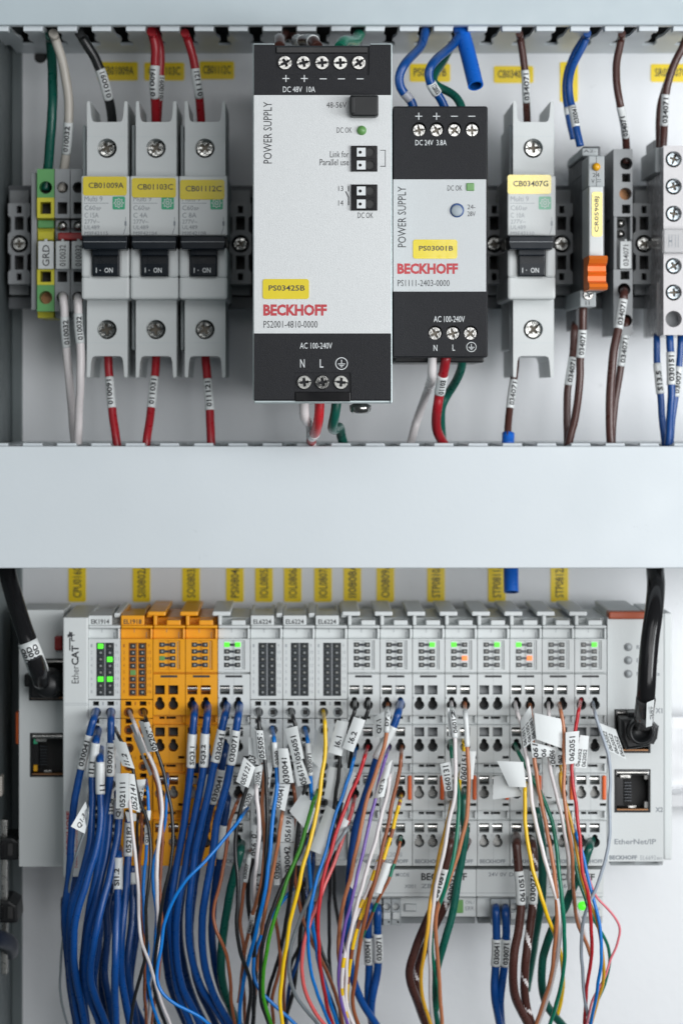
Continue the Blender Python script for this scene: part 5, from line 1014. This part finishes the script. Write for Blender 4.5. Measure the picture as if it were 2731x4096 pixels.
wire('dgreen', 1.6, 'K 1305 20 1295 350 1318 600 1272 900 1222 1150 1180 1400 L 1200 20 1130 280 1040 600 980 800 942 950 920 1150 922 1400 975 1600', (54, 74, 72, 46), 'thick dark green wire from the left green-and-orange-lamp terminal', (), GT)
w = wire('tan', 1.0, 'J 1310 195 1315 300 1330 520 1342 740 1352 900 1360 1200 1350 1500 K 1350 220 1320 450 1262 700 1202 900 1122 1150 1030 1390 L 970 60 940 300 962 600 982 900 1002 1200 1025 1600', (54, 84, 86, 58), 'light brown wire with narrow white sleeve beside flag 060151', [('J', 300, 738, '', 0, 1.3)], GT)
w = wire('yellow', 0.95, 'J 1295 660 1300 800 1290 950 1245 1150 1235 1300', (54, 80, 74), 'short yellow wire end above flag 060151', (), GT, None, None, 'wire', 10, False); flag(w, 'J 1278 802 1345 802 1345 1180 1240 1150', (82, 82, 82, 82), ['060151'], 0.3, (0.02, 0.9)); flag(w, 'J 1350 800 1450 800 1415 1150 1370 1150', 80, [], 0.4)
w = wire('white', 1.05, 'M 495 185 530 350 570 430 600 600 622 770 662 1000 692 1250 720 1500 N 730 300 792 600 862 850 912 1050 972 1260 1030 1480 O 1050 100 1052 500 1000 880 890 1280 780 1600', (54, 82, 88, 52), 'white wire from the right green-and-orange-lamp terminal under a tilted flag', (), GT); flag(w, 'M 560 420 690 225 765 640 605 765', (83, 84, 85, 85), ['061011', '061051', '061081'], 0.8, (0.05, 0.95))
wire('green', 1.0, 'M 490 705 550 830 620 960 702 1120 800 1300 880 1480 N 902 220 962 420 1002 650 1032 900 1062 1150 1088 1450 O 1085 30 1110 300 1122 600 1102 900 1050 1200 985 1420 920 1600', (54, 78, 86, 58), 'green wire running diagonally under blank white flags', (), GT)
w = wire('tan', 1.0, 'M 680 215 690 260 720 600 732 880 762 1050 802 1300 840 1540 N 852 300 912 600 962 900 1002 1200 1022 1400 O 1020 20 1018 300 990 650 942 1000 872 1250 770 1540', (54, 83, 88, 56), 'brown wire under the curled flag starting 061', (), GT); flag(w, 'M 690 680 1020 760 1005 860 715 882', (86, 84, 84, 86), ['061', '06', '06'], 2.2, (0.0, 0.95)); flag(w, 'M 738 318 1082 395 1092 765 765 650', (87, 86, 87, 88), [], 1.5)
w = wire('white', 0.9, 'M 915 195 920 350 925 700 932 990 962 1150 1002 1300 1048 1500 N 1052 200 1092 400 1132 700 1168 900 1170 1150 1200 1380 1215 1500 O 1290 120 1340 330 1420 600', (54, 80, 86, 56), 'thin white wire beside the curled flag, right part', (), GT); flag(w, 'M 905 850 1000 850 1010 970 950 975', 84, ['06'], 0.4, (0.1, 1.0)); flag(w, 'M 1010 840 1128 850 1125 962 1015 970', 85, ['062'], 0.4, (0.1, 1.0)); flag(w, 'M 838 950 960 985 1010 1385 868 1365', 80, [], 1.0); flag(w, 'M 960 1000 1052 1005 1092 1395 1010 1385', 79, [], 0.8)
wire('tan', 0.95, 'M 1050 195 1092 400 1112 650 1112 950 1108 1250 1122 1480 N 1132 300 1182 600 1212 850 1222 1100 1232 1350 O 1238 20 1262 200 1312 400 1400 570 1450 720', (54, 86, 92, 58), 'brown wire in front of flags 062, from the unlit white terminal', (), GT)
w = wire('bright_red', 0.9, 'M 1322 140 1290 330 1250 530 1220 800 1210 1050 1222 1250 1262 1470 N 1262 200 1282 400 1312 650 1322 900 1352 1100 1390 1220 1420 1400 O 1440 220 1462 500 1455 720 1410 1000 1380 1350 1360 1600', (54, 84, 88, 56), 'red wire with white flag 062051', (), GT); flag(w, 'M 1130 562 1302 545 1282 948 1132 965', (89, 88, 88, 89), ['062051'], 0.6, (0.08, 0.92)); flag(w, 'M 1315 595 1425 610 1390 1012 1240 1000', (84, 83, 84, 85), ['062052', '062052'], 0.5, (0.03, 0.95))
wire('rose', 0.62, 'V 1135 150 1175 268 1232 325 1284 400 1272 480 1242 550 1215 640 1165 720 1132 860', (66, 78, 72, 56), 'thin pink wire looping out to the right near the round green lamp', (), GT)
w = wire('slate', 0.85, 'M 1470 180 1512 380 1560 560 P 560 600 610 750 642 950 652 1200 642 1500 Q 642 300 645 600 612 850 560 1000 482 1250 400 1450 O 1425 40 1352 250 1330 500 1340 900 1372 1250 1440 1600', (54, 80, 84, 58), 'blue-grey wire with tilted white flag beside the network socket', (), GT); flag(w, 'P 510 440 720 525 855 905 640 795', (80, 74, 74, 80), ['062052', '062052', '062052'], 0.5, (0.06, 0.95))
wire('gold', 0.85, 'M 1065 965 1070 1200 1110 1400 N 1100 60 1152 250 1202 450 1262 750 1312 1000 1362 1250 1440 1500 O 1470 130 1520 230 1560 420 V 1208 560 1213 640 1190 720 1160 820', (72, 80, 82, 58), 'amber wire right of the brown wire in front of flags 062', (), GT)
w = wire('yellow', 1.0, 'M 628 1190 618 1400 N 620 20 620 300 642 600 682 850 742 1100 802 1300 870 1500 O 905 220 982 420 1045 590 1088 760 1095 950 1085 1250 1030 1450', (78, 86, 88, 54), 'yellow wire below the two blank flags, right part', (), GT); flag(w, 'M 268 920 600 935 640 1250 422 1245', (84, 84, 85, 84), [], 1.2); flag(w, 'M 230 1115 420 1090 600 1360 218 1405', (80, 81, 81, 80), [], 1.2); flag(w, 'M 640 1200 790 1210 790 1500 665 1500', 77, [], 0.6)
wire('sky', 0.85, 'N 1230 480 1290 680 1342 800 1372 950 1422 1200 1470 1330 1500 1500 O 1512 120 1545 280 V 1205 450 1200 560 1180 700 1152 850', (64, 82, 84, 60), 'bright blue thin wire at the right beside the red one', (), GT)
wire('green', 0.85, 'N 1030 170 1062 300 1152 550 1202 750 1242 900 1292 1150 1362 1350 1400 1500 O 1440 180 1530 330 V 1235 505 1238 580 1212 670 1172 760', (60, 74, 76, 54), 'thin green wire right of the brown wire, bottom right', (), GT)
wire('dgreen', 1.75, 'N 750 230 802 500 832 750 842 1000 840 1300 O 828 20 782 300 732 600 690 850 640 1150', (56, 66, 62, 40), 'thick dark green wire hanging straight behind the white and brown wires', (), GT)
wire('umber', 1.78, 'N 510 600 520 800 542 1020 575 1480 O 570 100 550 330 492 650 470 900 482 1150 555 1370 690 1620', (54, 78, 78, 50), 'thick dark brown wire marked 061051 beside the 24V block', [('N', 1032, 1478, '061051', 0.3, 1.12)], GT)
wire('umber', 1.72, 'N 695 640 730 850 728 1020 722 1460 O 712 100 690 300 652 600 620 900 612 1150 640 1350 720 1620', (54, 74, 74, 48), 'thick dark brown wire with white spiral stripe hanging straight', [('N', 1022, 1458, '030071', -0.1, 1.15)], GT, None, ('white', 15.0, 0.0))
wire('dgreen', 1.7, 'N 1455 655 1400 850 1340 1020 1210 1280 1130 1500 O 1000 290 920 500 842 750 830 1000 852 1200 910 1370 1000 1480 1100 1590', (54, 72, 66, 42), 'thick dark green wire from the last terminal crossing back to the left', (), GT)
wire('blue', 1.72, 'N 255 1470 O 256 60 262 260 266 470 256 830 240 1050 250 1300 310 1600', (48, 66, 64, 42), 'blue wire marked 030041 under the 24V connector block', [('O', 482, 828, '030041', 0.0)], GB)
wire('blue', 1.72, 'N 372 1480 O 374 70 382 260 386 470 365 830 332 1050 312 1300 330 1600', (48, 67, 63, 39), 'blue wire marked 030071 under the 24V connector block', [('O', 482, 828, '030071', 0.1)], GB)
# ================================================================== wires of the upper row
wire('dgreen', 2.0, 'a 315 90 322 180 332 320 328 600 305 900 288 1068', (54, 40, 48, 42), 'thick green wire into the yellow-green terminal', (), GU)
wire('ivory', 1.9, 'a 335 80 360 150 405 310 432 500 430 700 402 950 388 1076', (58, 54, 52, 42), 'thick ivory wire marked 010032 into the grey terminal, upper left', [('a', 636, 842, '010032', -0.1, 1.05)], GU)
wire('black_w', 2.0, 'a 500 80 535 140 595 230 652 380 690 520 703 600 706 700', (60, 56, 52, 44), 'thick black wire with marker into the first grouped breaker', [('a', 305, 505, '010091', 0.2, 1.05)], GU)
wire('red', 1.9, 'a 950 70 975 150 972 300 968 400 975 500 980 700', (60, 56, 54, 44), 'front red wire of the pair into the middle grouped breaker', [('a', 288, 492, '010091', -0.3, 1.06)], GU)
wire('red', 1.8, 'a 970 70 1005 160 1005 320 1000 480 990 560 985 700', (50, 46, 46, 40), 'rear red wire of the pair into the middle grouped breaker', [('a', 345, 495, '010091', 0.5, 1.06)], GU)
wire('red', 1.75, 'a 1160 80 1188 150 1222 290 1245 450 1258 560 1265 700', (60, 56, 54, 44), 'single red wire into the rightmost grouped breaker from above', [('a', 298, 490, '011121', 0.3, 1.08)], GU)
wire('white', 1.75, 'b 392 430 405 500 408 640 430 900 452 1150 472 1380', (40, 56, 52, 40), 'white wire marked 010032, left of the two below the grey terminals', [('b', 570, 772, '010032', 0.3, 1.06)], GU)
wire('white', 1.75, 'b 490 440 492 600 508 800 505 1000 495 1200 490 1385', (40, 60, 60, 48), 'white wire marked 010032, right of the two below the grey terminals', [('b', 546, 752, '010032', 0.3, 1.06)], GU)
wire('red', 1.75, 'b 678 760 682 880 690 1000 708 1180 738 1400', (44, 50, 52, 56), 'red wire below the first grouped breaker, marker 010091', [('b', 955, 1152, '010091', -0.1, 1.06)], GU)
wire('red', 1.7, 'b 985 760 978 880 965 1000 945 1180 915 1400', (44, 50, 54, 60), 'red wire below the middle grouped breaker, marker 011031', [('b', 952, 1155, '011031', 0.0, 1.08)], GU)
wire('red', 1.75, 'b 1286 760 1294 880 1304 1000 1318 1180 1325 1400', (44, 50, 54, 58), 'red wire below the rightmost grouped breaker, marker 011121', [('b', 966, 1168, '011121', 0.0, 1.1)], GU)
def arch(col, r, p, label, marks=()):
    m = MB(); P_ = [Vector((X(x, z), Y(y, z), z)) for x, y, z in p]; pa = spline(P_); tube(m, pa, r, 'w_'+col, 14); o = tag(m.build('wire'), label, 'wire', GU)
    for a, b, t, an, mk in marks: n = len(pa); wrapmark(o, pa[int(a*n):int(b*n)], r*1.12, [t] if t else [], 'wire_marker', mk, an)
arch('umber', 2.0, [(*ct(262, 175), 112), (*ct(262, 130), 106), (*ct(262, 118), 92), (*ct(275, 118), 74), (*ct(300, 90), 58)], 'brown wire arching behind the top of the large power supply, left one')
arch('umber', 2.1, [(*ct(500, 175), 112), (*ct(475, 135), 108), (*ct(440, 125), 98), (*ct(395, 135), 84), (*ct(350, 110), 60)], 'brown wire with white marker arching behind the large power supply', [(0.45, 0.75, '034', 0.9, 'sleeve'), (0.12, 0.18, '', 0, 'sleeve')])
arch('green', 2.1, [(*ct(640, 178), 112), (*ct(660, 140), 108), (*ct(695, 136), 98), (*ct(730, 135), 84), (*ct(765, 90), 60)], 'green wire arching behind the top of the large power supply')
wire('blue', 2.0, 'c 1178 60 1150 170 1062 255 1012 340 1015 420 1050 470 1095 510 1108 570', (62, 66, 84, 80), 'blue wire into the left plus terminal of the smaller power supply', [('c', 452, 505, '', 0, 1.1)], GU, mk='clear')
wire('blue', 2.0, 'c 1400 80 1345 165 1272 220 1200 300 1192 350 1215 410 1262 475 1310 580', (60, 64, 86, 80), 'blue wire with marker into the second plus terminal of the smaller power supply', [('c', 385, 468, '030021', 0.2, 1.18)], GU)
wire('dgreen', 1.7, 'c 1330 180 1270 290 1225 350 1215 390 1280 430 1355 465 1400 530 1410 580', (52, 56, 70, 76), 'green wire behind the blue ones above the smaller power supply', (), GU)
def drop(col, r, p, label, marks=()): arch(col, r, p, label, marks)
drop('white', 1.75, [(*dt(416, 1080), 112), (*dt(418, 1180), 110), (*dt(430, 1225), 104), (*dt(450, 1240), 90), (*dt(462, 1300), 70), (*dt(460, 1400), 58)], 'white wire under the N screw of the large power supply')
drop('bright_red', 1.75, [(*dt(516, 1080), 112), (*dt(510, 1200), 110), (*dt(492, 1290), 102), (*dt(472, 1320), 86), (*dt(462, 1370), 64), (*dt(462, 1400), 58)], 'red wire with marker under the L screw of the large power supply', [(0.38, 0.62, '0340', 0.3, 'sleeve')])
drop('dgreen', 1.75, [(*dt(624, 1080), 112), (*dt(612, 1180), 111), (*dt(596, 1260), 106), (*dt(605, 1285), 94), (*dt(640, 1270), 76), (*dt(652, 1330), 64), (*dt(675, 1400), 58)], 'green wire under the earth screw of the large power supply')
drop('white', 1.6, [(*dt(1220, 800), 88), (*dt(1218, 920), 86), (*dt(1212, 975), 76), (*dt(1180, 1070), 50), (*dt(1120, 1240), 40), (*dt(1078, 1395), 46)], 'white wire under the N screw of the smaller power supply', [(0.36, 0.41, '', 0, 'clear')])
wire('red', 1.95, 'd 1310 800 1300 880 1275 1000 1258 1100 1245 1200 1250 1300 1290 1370 1310 1400', (86, 84, 74, 56), 'red wire marked 011031 under the smaller power supply', [('d', 935, 1062, '01103', 0.2, 1.12)], GU)
wire('dgreen', 1.75, 'd 1412 800 1402 900 1365 990 1310 1070 1275 1150 1275 1260 1290 1400', (84, 78, 62, 54), 'green wire curving left under the smaller power supply', (), GU)
wire('umber', 1.7, 'e 425 90 442 190 460 300 470 440 477 600 480 760', (60, 52, 52, 44), 'brown wire with marker into the top of the lone breaker', [('e', 342, 570, '034071', 0.1, 1.08)], GU)
wire('blue', 1.75, 'e 900 90 872 180 805 300 772 420 772 520 800 640 850 880', (62, 56, 60, 64), 'blue and white striped wire into the slim relay', [('e', 590, 748, '030041', 0.3, 1.1)], GU, None, ('white', 400.0, 0.05))
wire('blue', 1.6, 'e 880 120 800 250 752 400 752 560 770 680 805 830', (46, 44, 46, 48), 'plain dark blue wire behind the striped one above the slim relay', [('e', 600, 660, '', 0.2, 1.1)], GU)
wire('umber', 1.75, 'e 1140 90 1128 180 1100 300 1105 450 1130 600 1160 760 1172 880 1170 1000', (62, 56, 58, 42), 'brown wire with marker into the tall grey terminal from above', [('e', 595, 822, '034071', -0.2, 1.08)], GU)
wire('umber', 1.8, 'e 1600 90 1568 180 1510 290 1465 420 1446 520 1436 700 1425 900', (62, 54, 52, 46), 'front brown wire with marker at the top right corner', [('e', 513, 742, '034071', 0.0, 1.08)], GU)
wire('umber', 1.7, 'e 1500 320 1440 480 1405 620 1398 900', (44, 42, 40, 40), 'rear brown wire at the top right corner', (), GU)
o = wire('umber', 1.7, 'f 402 850 398 980 388 1080 370 1200 352 1330 345 1540', (44, 48, 52, 58), 'brown wire below the lone breaker with bright blue collar at its foot', [('f', 1075, 1292, '034071', 0.3, 1.1)], GU)
m = MB(); tube(m, spline([Vector((X(px, z), Y(py, z), z)) for px, py, z in ((*((1831+350/1.742), (900+1452/1.742)), 56), (1831+348/1.742, 900+1500/1.742, 57), (1831+347/1.742, 900+1540/1.742, 58))]), 2.35, 'w_sky2', 16); m.build('collar', o)
wire('umber', 1.8, 'f 870 540 866 730 850 940 842 1150 812 1350 765 1540', (56, 60, 58, 56), 'brown wire marked 034071 under the slim relay, front one', [('f', 730, 932, '034071', 0.1, 1.1)], GU)
wire('umber', 1.75, 'f 812 690 798 910 765 1130 757 1300 762 1540', (38, 46, 50, 52), 'brown wire under the slim relay, left rear one', [('f', 915, 1128, '034071', 0.2, 1.08)], GU)
wire('umber', 2.0, 'f 1156 440 1150 520 1110 740 1080 900 1060 1150 1055 1350 1065 1540', (40, 54, 58, 58), 'brown wire marked 034071 from the lower hole of the tall grey terminal', [('f', 515, 728, '034071', 0.1, 1.05)], GU)
wire('umber', 1.7, 'f 1172 640 1160 780 1130 1000 1105 1150 1075 1400 1070 1540', (38, 46, 48, 50), 'brown wire behind the front one under the tall grey terminal', [('f', 760, 996, '034071', 0.2, 1.1)], GU)
wire('blue', 1.6, 'f 1382 770 1385 950 1408 1190 1420 1350 1442 1540', (44, 50, 52, 54), 'blue wire marked S13.5 left under the clear terminal strip', [('f', 955, 1178, 'S13.5', 0.0, 1.2)], GU)
wire('blue', 1.75, 'f 1472 760 1478 890 1485 1130 1475 1350 1462 1540', (50, 58, 60, 58), 'blue wire with marker in front under the clear terminal strip', [('f', 890, 1118, '030151', 0.0, 1.2)], GU)
wire('blue', 1.6, 'f 1550 770 1540 970 1515 1180 1485 1400 1475 1540', (44, 48, 48, 50), 'blue wire rightmost under the clear terminal strip', [('f', 975, 1195, '03007', 0.0, 1.2)], GU)
